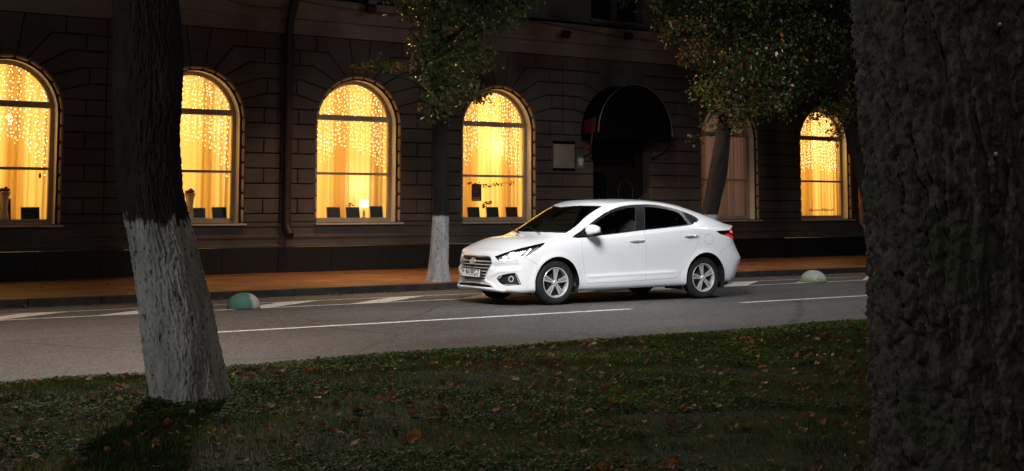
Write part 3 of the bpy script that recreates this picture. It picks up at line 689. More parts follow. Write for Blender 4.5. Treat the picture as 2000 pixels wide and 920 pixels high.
# ------------------------------------------------------------------ ground
B = 24.311; GZ = .10; PITCH = 3.4628; C0 = 7.154; ZSP = 2.98; R1 = .965; R2 = .90; RF = .825
def asphalt():
    m, t, N, L, b = nt('asphalt')
    tc = N.new('ShaderNodeTexCoord')
    big = N.new('ShaderNodeTexNoise'); big.inputs['Scale'].default_value = .35; big.inputs['Detail'].default_value = 5
    mp = N.new('ShaderNodeMapping'); mp.inputs['Scale'].default_value = (.5, 1.6, 1); L.new(tc.outputs['Object'], mp.inputs[0]); L.new(mp.outputs[0], big.inputs[0])
    vo = N.new('ShaderNodeTexVoronoi'); vo.inputs['Scale'].default_value = 42; L.new(tc.outputs['Object'], vo.inputs[0])
    n2 = N.new('ShaderNodeTexNoise'); n2.inputs['Scale'].default_value = 30; n2.inputs['Detail'].default_value = 6; L.new(tc.outputs['Object'], n2.inputs[0])
    cr = N.new('ShaderNodeValToRGB'); e = cr.color_ramp.elements; e[0].position = .3; e[0].color = (.046,.046,.047,1); e[1].position = .7; e[1].color = (.078,.075,.072,1)
    L.new(big.outputs[0], cr.inputs[0])
    c2 = N.new('ShaderNodeValToRGB'); e = c2.color_ramp.elements; e[0].position = 0; e[0].color = (.25,.25,.25,1); e[1].position = .9; e[1].color = (2.3,2.3,2.3,1)
    L.new(vo.outputs['Color'], c2.inputs[0])
    mx = N.new('ShaderNodeMix'); mx.data_type = 'RGBA'; mx.blend_type = 'MULTIPLY'; mx.inputs[0].default_value = .8
    L.new(cr.outputs[0], mx.inputs[6]); L.new(c2.outputs[0], mx.inputs[7])
    # dark tar lines
    wv = N.new('ShaderNodeTexVoronoi'); wv.feature = 'DISTANCE_TO_EDGE'; wv.inputs['Scale'].default_value = .28
    n3 = N.new('ShaderNodeTexNoise'); n3.inputs['Scale'].default_value = 1.6; n3.inputs['Detail'].default_value = 5; L.new(tc.outputs['Object'], n3.inputs[0])
    ad = N.new('ShaderNodeMix'); ad.data_type = 'RGBA'; ad.inputs[0].default_value = .12; L.new(tc.outputs['Object'], ad.inputs[6]); L.new(n3.outputs['Color'], ad.inputs[7]); L.new(ad.outputs[2], wv.inputs[0])
    c3 = N.new('ShaderNodeValToRGB'); e = c3.color_ramp.elements; e[0].position = .002; e[0].color = (.45,.45,.45,1); e[1].position = .007; e[1].color = (1,1,1,1); L.new(wv.outputs[0], c3.inputs[0])
    m2 = N.new('ShaderNodeMix'); m2.data_type = 'RGBA'; m2.blend_type = 'MULTIPLY'; m2.inputs[0].default_value = .7; L.new(mx.outputs[2], m2.inputs[6]); L.new(c3.outputs[0], m2.inputs[7])
    L.new(m2.outputs[2], b.inputs['Base Color'])
    bp = N.new('ShaderNodeBump'); bp.inputs['Strength'].default_value = .9; bp.inputs['Distance'].default_value = .012
    L.new(vo.outputs['Distance'], bp.inputs['Height']); L.new(bp.outputs[0], b.inputs['Normal'])
    b.inputs['Roughness'].default_value = .62; b.inputs['Specular IOR Level'].default_value = .4
    return m
def worn_paint():
    """road marking paint, worn through in patches"""
    m, t, N, L, b = nt('road_paint')
    tc = N.new('ShaderNodeTexCoord'); n = N.new('ShaderNodeTexNoise'); n.inputs['Scale'].default_value = 14; n.inputs['Detail'].default_value = 8; n.inputs['Roughness'].default_value = .75
    L.new(tc.outputs['Object'], n.inputs[0])
    cr = N.new('ShaderNodeValToRGB'); e = cr.color_ramp.elements; e[0].position = .36; e[0].color = (.10,.098,.095,1); e[1].position = .50; e[1].color = (.62,.60,.56,1)
    L.new(n.outputs[0], cr.inputs[0]); L.new(cr.outputs[0], b.inputs['Base Color']); b.inputs['Roughness'].default_value = .6
    return m
def paving():
    m, t, N, L, b = nt('paving_brick')
    tc = N.new('ShaderNodeTexCoord'); mp = N.new('ShaderNodeMapping'); mp.inputs['Scale'].default_value = (1,1,1); L.new(tc.outputs['Object'], mp.inputs[0])
    br = N.new('ShaderNodeTexBrick'); br.inputs['Scale'].default_value = 1; br.inputs['Brick Width'].default_value = .2; br.inputs['Row Height'].default_value = .1; br.inputs['Mortar Size'].default_value = .006
    br.inputs['Color1'].default_value = (.18,.068,.022,1); br.inputs['Color2'].default_value = (.28,.11,.035,1); br.inputs['Mortar'].default_value = (.06,.04,.03,1)
    L.new(mp.outputs[0], br.inputs[0])
    n = N.new('ShaderNodeTexNoise'); n.inputs['Scale'].default_value = 1.2; n.inputs['Detail'].default_value = 6; L.new(tc.outputs['Object'], n.inputs[0])
    cr = N.new('ShaderNodeValToRGB'); e = cr.color_ramp.elements; e[0].position = .3; e[0].color = (.38,.38,.40,1); e[1].position = .7; e[1].color = (1.1,1.1,1.1,1); L.new(n.outputs[0], cr.inputs[0])
    mx = N.new('ShaderNodeMix'); mx.data_type = 'RGBA'; mx.blend_type = 'MULTIPLY'; mx.inputs[0].default_value = 1; L.new(br.outputs[0], mx.inputs[6]); L.new(cr.outputs[0], mx.inputs[7])
    L.new(mx.outputs[2], b.inputs['Base Color'])
    bp = N.new('ShaderNodeBump'); bp.inputs['Strength'].default_value = .4; bp.inputs['Distance'].default_value = .01; L.new(br.outputs['Fac'], bp.inputs['Height']); bp.invert = True; L.new(bp.outputs[0], b.inputs['Normal'])
    b.inputs['Roughness'].default_value = .6
    return m
rng = random.Random(7); nr = np.random.default_rng(11)
def sheet(name, x0, x1, y0, y1, z, m):
    o = mesh_np(name, [(x0,y0,z),(x1,y0,z),(x1,y1,z),(x0,y1,z)], [(0,1,2,3)], m, None, False); return o
EDGE = 10.72                                   # lawn edge
earth = noise_mat('dark_earth', (.018,.014,.010), (.035,.028,.018), 6, .95, .6, 30)
def lawn_z(x, y):
    d = np.clip((EDGE-y)/.5, 0, 1)
    return .015+.05*d*d*(3-2*d)+.018*np.sin(x*1.7+y*.9)*np.sin(y*2.3-x*.6)*d
tag(sheet('ground', -150, 200, -150, 9.5, -.08, earth), kind='structure')
road = sheet('road', -120, 180, EDGE-.12, 19.16, 0, asphalt()); tag(road, kind='structure')
xs = np.arange(-8, 26.01, .12); ys = np.concatenate([np.arange(-3, EDGE, .12), [EDGE]])
gx, gy = np.meshgrid(xs, ys); gz = lawn_z(gx, gy); n_, m_ = gx.shape
idx = np.arange(n_*m_).reshape(n_, m_)
tag(mesh_np('lawn_soil', np.stack([gx, gy, gz], -1).reshape(-1, 3), np.stack([idx[:-1,:-1], idx[:-1,1:], idx[1:,1:], idx[1:,:-1]], -1).reshape(-1, 4), noise_mat('mossy_soil', (.006,.007,.004), (.018,.020,.009), 9, .95, .5, 60), None), kind='structure')
conc = noise_mat('kerb_concrete', (.10,.095,.09), (.20,.19,.175), 5, .85, .3, 50)
kb = MB()
for i in range(-40, 80): kb.box(i*1.0+.006, i*1.0+.994, EDGE-.10, EDGE+.0, -.1, .022+.004*math.sin(i*2.1))
tag(kb.build('lawn_kerb', conc, None, bevel=.006), kind='structure')
kb = MB()
for i in range(-30, 70): kb.box(i*1.0+.006, i*1.0+.994, 19.16, 19.30, -.1, .105+.003*math.sin(i*1.3))
tag(kb.build('pavement_kerb', noise_mat('shaded_kerb_stone', (.015,.015,.014), (.032,.030,.028), 5, .85, .3, 50), None, bevel=.01), kind='structure')  # stone darkened: the shade on the kerb face is put into its colour
tag(mesh_np('pavement', [(-60,19.298,.09),(100,19.298,.09),(100,B+.02,GZ),(-60,B+.02,GZ)], [(0,1,2,3)], paving(), None, False), kind='structure')
wp = worn_paint()
def ragged(x0, x1, y0, y1, z=.004, st=.06):
    n = max(2, int((x1-x0)/st)); X = np.linspace(x0, x1, n); a = y0+nr.normal(0, .004, n); b = y1+nr.normal(0, .004, n)
    V = [(x, p, z) for x, p in zip(X, a)]+[(x, q, z) for x, q in zip(X, b)]
    return V, [(i, i+1, n+i+1, n+i) for i in range(n-1)]
for x0, x1 in ((-10,-2.2), (-.2,4.6), (5.9,12.29), (14.33,22.3), (24.3,32)):
    if x0 in (-10, -.2): continue
    o = mesh_np('lane_line', *ragged(x0, x1, 14.03, 14.15), wp, None, False); tag(o, kind='structure')
a = MB()
a.add(*ragged(-20, 40, 17.06, 17.15, .004)); a.add(*ragged(-20, 40, 17.99, 18.06, .004))
for k in range(-6, 12):
    x = 9.82+1.8*(k-4)
    a.add([(x,17.15,.004),(x+.6,17.15,.004),(x+1.75,17.99,.004),(x+1.15,17.99,.004)], [(0,1,2,3)])
tag(a.build('hatched_markings', wp, None), kind='structure')
# ------------------------------------------------------------------ the building
def facade_mat(name, c0, c1, r=.85):
    return noise_mat(name, c0, c1, 1.3, r, .25, 60, 8, .01, .25, .3, .7)
STONE = facade_mat('brown_stucco_block', (.070,.057,.049), (.108,.089,.077))
JOINT = facade_mat('dark_joint', (.05,.04,.034), (.07,.056,.048))
REVEAL = noise_mat('cream_plaster', (.78,.70,.54), (.86,.78,.62), 3, .7, .1, 40)
CORN = facade_mat('pale_cornice', (.16,.12,.10), (.24,.19,.16))
UPPER = facade_mat('grey_upper_stucco', (.10,.085,.075), (.15,.13,.115))
GRAN = noise_mat('black_plinth_granite', (.010,.010,.010), (.022,.020,.019), 30, .35, .05, 80)
FRAME = noise_mat('window_frame_paint', (.34,.27,.20), (.42,.34,.26), 4, .5, .05, 40)
def off_poly(P, g):
    P = [np.array(p, float) for p in P]; n = len(P); A = sum(P[i][0]*P[(i+1) % n][1]-P[(i+1) % n][0]*P[i][1] for i in range(n))
    if A < 0: P = P[::-1]
    out = []
    for i in range(n):
        a = P[i]-P[i-1]; b = P[(i+1) % n]-P[i]; a /= np.linalg.norm(a); b /= np.linalg.norm(b)
        na = np.array([-a[1], a[0]]); nb = np.array([-b[1], b[0]]); k = 1+na @ nb
        out.append(P[i]+(na+nb)*g/max(k, .35))
    return out
class Wall(MB):
    def block(s, P, depth=.09, g=.0095, ch=.012):
        a = off_poly(P, g); b = off_poly(P, g+ch); n = len(a); dy = (rng.random()-.5)*.006
        V = [(p[0], B+.09, p[1]) for p in a]+[(p[0], B+ch+dy, p[1]) for p in a]+[(p[0], B+dy, p[1]) for p in b]
        F = [(i, (i+1) % n, n+(i+1) % n, n+i) for i in range(n)]+[(n+i, n+(i+1) % n, 2*n+(i+1) % n, 2*n+i) for i in range(n)]+[tuple(range(2*n, 3*n))]
        s.add(V, F)
def arc(c, r, a0, a1, n=5): return [(c+r*math.cos(R(a0+(a1-a0)*i/n)), ZSP+r*math.sin(R(a0+(a1-a0)*i/n))) for i in range(n+1)]
blk = Wall(); back = MB(); REV = {}
ZC = [1.05, 1.215]+[1.215+.2885*j for j in range(1, 7)]+[3.235]
bays = range(-2, 10)
for k in bays:
    c = C0+PITCH*k; h = PITCH/2; opening = 0 <= k <= 6; door = k == 4
    def mir(P, s_): return [(c+s_*(x-c), z) for x, z in P]
    for s_ in (1, -1):
        if opening:
            # courses beside the opening
            for j in range(len(ZC)-1):
                z0, z1 = ZC[j], ZC[j+1]; x0 = c+R1
                if door and z1 < 2.4: x0 = c+.86
                def edge(z): return x0 if z <= ZSP else c+math.sqrt(max(0, R1*R1-(z-ZSP)**2))
                if z1 > ZSP: left = [(edge(z1), z1), (edge((z1+z0)/2+.05), (z1+z0)/2+.05), (edge(z0), z0)]
                else: left = [(x0, z1), (x0, z0)]
                xj = c+R1+.40 if j % 2 else None
                if xj: blk.block(mir(left+[(xj, z0), (xj, z1)], s_)); blk.block(mir([(xj, z0), (c+h, z0), (c+h, z1), (xj, z1)], s_)) if not (s_ == 1 and k == 99) else None
                else: blk.block(mir(left+[(c+h, z0), (c+h, z1)], s_))
            g = lambda a0, a1: arc(c, R1, a1, a0, 4)
            J1, J2, J3, J4, J5 = (c+1.40,3.52), (c+1.30,3.81), (c+1.04,4.10), (c+.72,4.39), (c+.25,4.70)
            e = c+h
            blk.block(mir(g(15.3, 24)+[(e, 3.235), (e, 3.52), J1], s_))
            blk.block(mir(g(24, 43)+[J1, (c+1.42, 3.52), (c+1.42, 3.81), J2], s_)); blk.block(mir([(c+1.42,3.52), (e,3.52), (e,3.81), (c+1.42,3.81)], s_))
            blk.block(mir(g(43, 58)+[J2, (e, 3.81), (e, 4.10), J3], s_))
            blk.block(mir(g(58, 72)+[J3, (c+1.35,4.10), (c+1.35,4.39), J4], s_)); blk.block(mir([(c+1.35,4.10), (e,4.10), (e,4.39), (c+1.35,4.39)], s_))
            blk.block(mir(g(72, 82)+[J4, (c+.98,4.39), (c+.98,4.70), J5], s_)); blk.block(mir([(c+.98,4.39), (e,4.39), (e,4.70), (c+.98,4.70)], s_))
        else:
            for j in range(12):
                z0 = 1.215+.2885*(j-.57 if j == 0 else j-0) if j else 1.05; z1 = 1.215+.2885*j if j == 0 else 1.215+.2885*(j+1)
                z0 = 1.05 if j == 0 else 1.215+.2885*(j-1); z1 = 1.215 if j == 0 else 1.215+.2885*j
                for x0, x1 in (((0, .85), (.85, h)) if j % 2 else ((.42, 1.3), (1.3, h), (0, .42))): blk.block(mir([(c+x0,z0),(c+x1,z0),(c+x1,z1),(c+x0,z1)], s_))
            z0 = 1.215+.2885*11
            blk.block(mir([(c,z0),(c+h,z0),(c+h,4.70),(c,4.70)], s_))
    if opening:
        blk.block(arc(c, R1, 98, 82, 4)+[(c+.25, 4.70), (c-.25, 4.70)])
        # backing with the opening, and its reveal
        zb = GZ if door else 1.05; r2 = .84 if door else R2
        half = [(c+r2, zb), (c+r2, 1.6), (c+r2, 2.4), (c+r2, ZSP)]+[(c+r2*math.cos(R(a_)), ZSP+r2*math.sin(R(a_))) for a_ in range(10, 91, 10)]
        outer = [(c+h, zb), (c+h, 1.6), (c+h, 2.4), (c+h, ZSP)]+[(c+h, ZSP+.35), (c+h, ZSP+.8), (c+h, ZSP+1.3), (c+h, 4.70), (c+1.2, 4.70), (c+.8, 4.70), (c+.5, 4.70), (c+.25, 4.70), (c, 4.70)]
        for s_ in (1, -1):
            P = mir(half, s_); Q = mir(outer, s_); n = len(P)
            back.add([(x, B+.09, z) for x, z in P]+[(x, B+.09, z) for x, z in Q], [(i, i+1, n+i+1, n+i) if s_ == -1 else (i+1, i, n+i, n+i+1) for i in range(n-1)])
            (REV.setdefault(k, MB()) if not door else back).add([(x, B+.088, z) for x, z in P]+[(x, B+.36, z) for x, z in P], [(i, i+1, n+i+1, n+i) for i in range(n-1)])
    else:
        back.box(c-h, c+h, B+.09, B+.12, 1.05, 4.70)
bld = empty('brick_building', (C0, B, GZ), 0, 'dark brown rusticated street building with tall arched windows and pale cornice', 'building')
def P_(o):                                     # parent without moving
    o.parent = bld; o.matrix_parent_inverse = Matrix.Translation((-C0, -B, -GZ)); return o
XL, XR = C0-2.5*PITCH, C0+9.5*PITCH
P_(blk.build('wall', STONE, None)); P_(back.build('wall_backing', JOINT, None, fix=False))
def extrude_x(prof, x0, x1, name, m):
    n = len(prof); return P_(mesh_np(name, [(x, y, z) for x in (x0, x1) for y, z in prof], [(i, i+1, n+i+1, n+i) for i in range(n-1)], m, None, False))
xa, xb = C0+PITCH*4-.86, C0+PITCH*4+.86
for u0, u1 in ((XL, xa), (xb, XR)):
    extrude_x([(B+.1,1.05),(B-.02,1.05),(B-.02,.98),(B+.0,.96),(B+.0,.82),(B-.03,.80),(B-.03,.76),(B-.01,.74),(B-.01,.64),(B-.05,.62),(B-.05,.585)], u0, u1, 'base_moulding', STONE)
    q = MB(); xx = u0
    while xx < u1-.05:
        x2 = min(xx+1.15, u1); q.box(xx+.004, x2-.004, B-.04, B+.12, GZ-.05, .583); xx = x2
    P_(q.build('plinth', GRAN, None, bevel=.006))
extrude_x([(B+.09,4.70),(B-.004,4.705),(B-.004,5.0),(B-.10,5.0),(B-.115,5.02),(B-.115,5.20),(B-.13,5.215),(B-.17,5.24),(B-.20,5.30),(B-.20,5.37),(B-.225,5.375),(B-.225,5.40),(B+.04,5.46),(B+.04,5.5)], XL, XR, 'cornice', CORN)
# upper storey with window openings
up_ = MB(); uw = [C0+PITCH*k for k in range(-2, 10)]
zz0, zz1, zz2 = 5.60, 7.6, 11.5
up_.box(XL, XR, B+.04, B+.3, 5.46, zz0); up_.box(XL, XR, B+.04, B+.3, zz1, zz2)
e = XL
for c in uw:
    up_.box(e, c-.78-.1, B+.04, B+.3, zz0, zz1); e = c+.78-.1
up_.box(e, XR, B+.04, B+.3, zz0, zz1); up_.box(XL, XR, B+.3, B+8, 4.9, zz2); P_(up_.build('upper_wall', UPPER, None))
darkgl = mat('dark_window_glass', (.006,.008,.011), .05)
c = uw[6]
for c in uw[4:9]:
    f = MB()
    for x0, x1, z0, z1 in ((c-.88,c-.80,zz0,zz1), (c+.60,c+.68,zz0,zz1), (c-.18,c-.02,zz0,zz1), (c-.80,c+.60,zz0,zz0+.06), (c-.80,c+.60,zz1-.08,zz1)):
        f.box(x0, x1, B+.15, B+.21, z0, z1)
    f = P_(f.build('upper_window', noise_mat('grey_frame', (.10,.10,.10), (.14,.14,.14), 4, .5, .05), None))
    g = MB(); g.box(c-.82, c+.62, B+.225, B+.235, zz0, zz1); g = g.build('pane', darkgl, f)
    g.matrix_parent_inverse = Matrix.Identity(4)
    s2 = MB(); s2.box(c-.9, c+.7, B-.03, B+.2, zz0-.05, zz0-.002); s2.build('sill', CORN, f)
# room shell behind the wall so nothing shows through
rm = MB(); rm.box(XL, XR, B+2.3, B+2.4, 0, 5.4); rm.box(XL, XR, B+.4, B+2.3, 4.6, 4.7); rm.box(XL, XR, B+.4, B+2.3, 0, .1)
P_(rm.build('room_wall', mat('room_wall_paint', (.35,.28,.2), .9), None))
GLASS = clear_glass('window_glass', (.99,.99,.98), .01, 1.2)
def make_window(k, lit):
    c = C0+PITCH*k; fr = MB(); ri, ro = RF, .90; y0, y1 = B+.25, B+.315
    inn = [(c+ri, 1.13), (c+ri, 2.0), (c+ri, ZSP)]+[(c+ri*math.cos(R(a_)), ZSP+ri*math.sin(R(a_))) for a_ in range(8, 172, 8)]+[(c-ri, ZSP), (c-ri, 2.0), (c-ri, 1.13)]
    out = [(c+ro, 1.05), (c+ro, 2.0), (c+ro, ZSP)]+[(c+ro*math.cos(R(a_)), ZSP+ro*math.sin(R(a_))) for a_ in range(8, 172, 8)]+[(c-ro, ZSP), (c-ro, 2.0), (c-ro, 1.05)]
    n = len(inn)
    V = [(x, y0, z) for x, z in inn]+[(x, y0, z) for x, z in out]+[(x, y1, z) for x, z in inn]+[(x, y1, z) for x, z in out]
    F = []
    for i in range(n):
        j = (i+1) % n
        F += [(i, j, n+j, n+i), (2*n+j, 2*n+i, 3*n+i, 3*n+j), (j, i, 2*n+i, 2*n+j)]
    fr.add(V, F)
    fr.box(c-ri-.01, c+ri+.01, B+.235, B+.32, 3.07, 3.18); fr.box(c-ri-.01, c+ri+.01, B+.228, B+.25, 3.085, 3.11)
    fr.box(c-ri-.01, c+ri+.01, B+.245, B+.31, 1.985, 2.035)
    w = P_(fr.build('window', FRAME, None, bevel=.006))
    pm = MB()
    pane = [(c-ri, 1.13), (c+ri, 1.13), (c+ri, ZSP)]+[(c+ri*math.cos(R(a_)), ZSP+ri*math.sin(R(a_))) for a_ in range(10, 171, 10)]+[(c-ri, ZSP)]
    p = mesh_np('pane', [(x, B+.282, z) for x, z in pane], [tuple(range(len(pane)))], GLASS, w, False)
    s = MB(); s.box(c-1.0, c+1.0, B-.085, B+.25, 1.0, 1.035); s.build('sill', noise_mat('zinc_sill', (.42,.38,.32), (.52,.47,.40), 3, .35, .05), w, bevel=.006)
    s = MB(); s.box(c-.95, c+.95, B+.318, B+.62, 1.08, 1.128); s.build('inner_sill', noise_mat('inner_sill_paint', (.55,.5,.42), (.6,.55,.46), 3, .5, .05), w)
    REV[k].build('reveal', REVEAL, w, fix=False)
    tr_ = MB(); path = [(c+R1-.004, z) for z in np.arange(1.05, ZSP, .036)]+[(c+(R1-.004)*math.cos(R(a_)), ZSP+(R1-.004)*math.sin(R(a_))) for a_ in np.arange(0, 180.1, 2.0)]+[(c-R1+.004, z) for z in np.arange(ZSP-.03, 1.05, -.036)]
    i = 0
    while i < len(path)-3:
        j = min(i+8, len(path)-1); tr_.tube([(x, B+.045, z) for x, z in path[i:j]], [.014]+[.03]*(j-i-2)+[.014], 8); i += 8
    tr_.build('lit_edge_roll', noise_mat('lit_edge_ochre', (.46,.30,.16), (.56,.38,.22), 6, .7, .1, 40), w, smooth=True)  # added rolls; their ochre stands for window light grazing the block edges
    nb = MB(); nb.box(c-1.25, c-1.2, B+.37, B+2.25, 0.12, 4.58); nb.box(c+1.2, c+1.25, B+.37, B+2.25, .12, 4.58)
    nb.build('room_partition', mat('room_wall_paint', (0,0,0)), w)
    return w
def cloth_mat(name, col, trans, w=.75):
    m, t, N, L, b = nt(name); N.remove(b)
    d = N.new('ShaderNodeBsdfDiffuse'); d.inputs[0].default_value = (*col, 1)
    tr = N.new('ShaderNodeBsdfTranslucent'); tr.inputs[0].default_value = (*trans, 1)
    mx = N.new('ShaderNodeMixShader'); mx.inputs[0].default_value = w; L.new(d.outputs[0], mx.inputs[1]); L.new(tr.outputs[0], mx.inputs[2])
    wv = N.new('ShaderNodeTexNoise'); wv.inputs['Scale'].default_value = 400; tc = N.new('ShaderNodeTexCoord'); L.new(tc.outputs['Object'], wv.inputs[0])
    bp = N.new('ShaderNodeBump'); bp.inputs['Strength'].default_value = .1; L.new(wv.outputs[0], bp.inputs['Height']); L.new(bp.outputs[0], d.inputs['Normal'])
    L.new(mx.outputs[0], N['Material Output'].inputs[0]); return m
SHEER = cloth_mat('sheer_voile', (.72,.62,.42), (.85,.74,.50))
DRAPE = cloth_mat('cream_drape', (.7,.6,.42), (.84,.70,.44), .75)
def folds(x0, x1, z0, z1, y, amp, seed, n=200, per=.13):
    r_ = np.random.default_rng(seed); X = np.linspace(x0, x1, n); ph = np.cumsum(r_.uniform(.6, 1.5, n)); ph = ph/ph[-1]*(x1-x0)/per*2*math.pi
    A = amp*(1+.5*np.sin(ph*.23+seed)); zs = np.linspace(z0, z1, 14); V = []
    for i, z in enumerate(zs):
        u = (z1-z)/(z1-z0); dy = A*(np.sin(ph+.35*np.sin(u*2+seed))+.35*np.sin(2.1*ph+1+u)); V.append(np.stack([X+.012*np.sin(ph*.5+u*3), y+dy*(.6+.5*u), np.full(n, z)], -1))
    V = np.concatenate(V); idx = np.arange(14*n).reshape(14, n)
    return V, np.stack([idx[:-1,:-1], idx[:-1,1:], idx[1:,1:], idx[1:,:-1]], -1).reshape(-1, 4)
WARM = (1.0, .56, .135)
def area(name, loc, rot, sx, sy, power, col, spread=180):
    d = bpy.data.lights.new(name, 'AREA'); d.shape = 'RECTANGLE'; d.size = sx; d.size_y = sy; d.energy = power; d.color = col; d.spread = R(spread)
    o = bpy.data.objects.new(name, d); o.location = loc; o.rotation_euler = rot; sc.collection.objects.link(o); return o
def point(name, loc, power, col, rad=.05):
    d = bpy.data.lights.new(name, 'POINT'); d.energy = power; d.color = col; d.shadow_soft_size = rad
    o = bpy.data.objects.new(name, d); o.location = loc; sc.collection.objects.link(o); return o
WIN = {0: ('leftmost arched window cut by the photo edge', 1), 1: ('arched window half hidden by the leaning trunk', 1), 2: ('arched window with the small table lamp', 1),
       3: ('arched window with the floral poster', 1), 5: ('unlit arched window behind the car boot', 0), 6: ('rightmost arched window beside the big dark trunk', 1)}
BULB = mat('fairy_bulb', (1,.9,.6), .4, emit=(1,.84,.44), es=11)
WIRE = mat('clear_wire', (.5,.42,.25), .5)
for k, (where, lit) in WIN.items():
    c = C0+PITCH*k; make_window(k, lit)
    cu = empty('sheer_curtain', (c, B+.55, 1.13), 0, ('glowing yellow sheer curtain in the ' if lit else 'dim brownish curtain in the ')+where, 'curtain', 'curtains in the arched windows')
    o = mesh_np('voile', *folds(c-1.05, c+1.05, 1.0, 3.98, B+.48, .022, 30+k), SHEER if lit else cloth_mat('dim_curtain', (.42,.34,.29), (.3,.22,.17), .4), None); o.parent = cu; o.matrix_parent_inverse = Matrix.Translation((-c, -B-.55, -1.13))
    for q, (a0, a1) in enumerate([((-.95,-.62), (.1,.42)), ((-.70,-.42), (.30,.55)), ((-.35,.02), (.52,.74)), ((-.62,-.25), (.35,.66)), ((0,0), (0,0)), ((-.9,-.35), (.05,.35)), ((-.8,.05), (.9,.98))][k]):
        if a1 <= a0: continue
        o = mesh_np('drape', *folds(c+a0, c+a1, 1.0, 3.98, B+.545, .018, 80+k*3+q, 90, .09), DRAPE, None); o.parent = cu; o.matrix_parent_inverse = Matrix.Translation((-c, -B-.55, -1.13))
    if lit:
        area('room_light', (c, B+1.25, 2.55), (R(-90), 0, 0), 2.1, 3.4, [WIN_P*1.0, WIN_P*.95, WIN_P, WIN_P*1.12, 0, 0, WIN_P*1.05][k], WARM)
        g = empty('fairy_light_curtain', (c, B+.45, 3.9), 0, 'hanging fairy light strands in the '+where, 'fairy lights', 'fairy lights in the arched windows')
        r_ = random.Random(50+k); ns = 30 if k == 6 else 25
        for i in range(ns):
            x = -.80+1.60*i/(ns-1)+r_.uniform(-.02, .02); u = abs(x)/.8
            top = ZSP+math.sqrt(max(0.0, .86**2-x*x))-.02
            low = (2.62-.62*u**1.6+r_.uniform(-.14, .10)) if k != 6 else 2.42-.25*u+r_.uniform(-.1, .1)
            if k == 3 and u < .6: low += .1
            mb = MB(); zz = top; pts = []
            while zz > low: pts.append((c+x+r_.uniform(-.02, .02), B+.385+r_.uniform(-.012, .012), zz)); zz -= r_.uniform(.055, .115)
            if len(pts) < 2: continue
            mb2 = MB(); mb2.tube(pts, .0016, 3); 
            for p in pts:
                s_ = r_.uniform(.0048, .0088); bx = p[0]+r_.uniform(-.016, .016)
                mb.add([(bx+s_,p[1],p[2]),(bx,p[1]+s_,p[2]),(bx-s_,p[1],p[2]),(bx,p[1]-s_,p[2]),(bx,p[1],p[2]+s_*1.2),(bx,p[1],p[2]-s_*1.2)], [(0,1,4),(1,2,4),(2,3,4),(3,0,4),(1,0,5),(2,1,5),(3,2,5),(0,3,5)])
            o = mb.build('light_strand', BULB, None); o.parent = g; o.matrix_parent_inverse = Matrix.Translation((-c, -B-.45, -3.9))
point('pendant_glow', (C0+PITCH*3+.34, B+.74, 2.62), 7, (1,.74,.38), .09)
point('lamp_glow', (C0+PITCH*2+.30, B+.70, 1.78), 4, (1,.76,.44), .06)
point('wall_light_glow', (C0+PITCH*1+.60, B+.66, 2.87), .8, (1,.78,.45), .03)
area('curtain_fill_light', (C0+PITCH*5, B+1.25, 2.4), (R(-90), 0, 0), 2.0, 3.2, 26, (1,.70,.56)); point('dim_lamp_glow', (C0+PITCH*5-.05, B+.70, 1.25), .7, (1,.45,.12), .08)  # area light added inside to brighten the unlit window's curtain
# door in its deep opening
c = C0+PITCH*4; wood = noise_mat('dark_door_wood', (.010,.008,.007), (.022,.016,.012), 6, .45, .1, 40)
d = MB()
for x0, x1, z0, z1 in ((-.84,-.68,.1,3.9), (.66,.84,.1,3.9), (-.68,.66,2.99,3.1), (-.68,.66,2.13,2.28), (-.22,-.03,.1,2.13), (-.68,.66,.1,.35), (-.68,-.22,.35,.9)):
    d.box(c+x0, c+x1, B+.26, B+.34, z0, z1)
dr = P_(d.build('door', wood, None, bevel=.008))
leaf = MB(); leaf.box(c-.03, c+.66, B+.28, B+.33, .35, 2.13); leaf.build('door_leaf', wood, dr)
ar = MB(); ar.tube([(c+.10,B+.27,.5),(c+.10,B+.27,1.75)]+[(c+.315-.215*math.cos(t_), B+.27, 1.75+.2*math.sin(t_)) for t_ in np.linspace(.2, 2.94, 9)]+[(c+.53,B+.27,1.75),(c+.53,B+.27,.5)], .014, 6)
ar.build('door_moulding', noise_mat('worn_door_edge', (.03,.035,.035), (.05,.055,.055), 5, .4, .05), dr, smooth=True)
pn = MB(); pn.box(c+.12, c+.51, B+.272, B+.285, .5, 1.25); pn.build('lower_panel', noise_mat('brown_door_panel', (.05,.022,.012), (.07,.03,.016), 5, .5, .05), dr)
for x0, x1, z0, z1 in ((-.68,.66,2.28,2.99), (-.68,-.22,.9,2.13)):
    g = MB(); g.box(c+x0, c+x1, B+.30, B+.31, z0, z1); g.build('pane', mat('door_glass', (.004,.005,.005), .03, spec=.9), dr)
hd = MB(); hd.tube([(c-.13,B+.21,1.0),(c-.13,B+.21,1.45)], .014, 8); hd.tube([(c-.13,B+.21,1.03),(c-.13,B+.27,1.03)], .01, 6); hd.tube([(c-.13,B+.21,1.42),(c-.13,B+.27,1.42)], .01, 6)
hd.build('handle', mat('door_handle_metal', (.12,.12,.12), .35, .6), dr, smooth=True)
fl = MB(); fl.box(c-.84, c+.84, B+.0, B+.4, .02, .13); fl.build('threshold', GRAN, dr)
ja = MB(); ja.box(c-.84, c+.84, B+.34, B+.36, .1, 3.9); ja.build('door_backing', mat('pitch_dark', (.003,.003,.003), .9), dr)
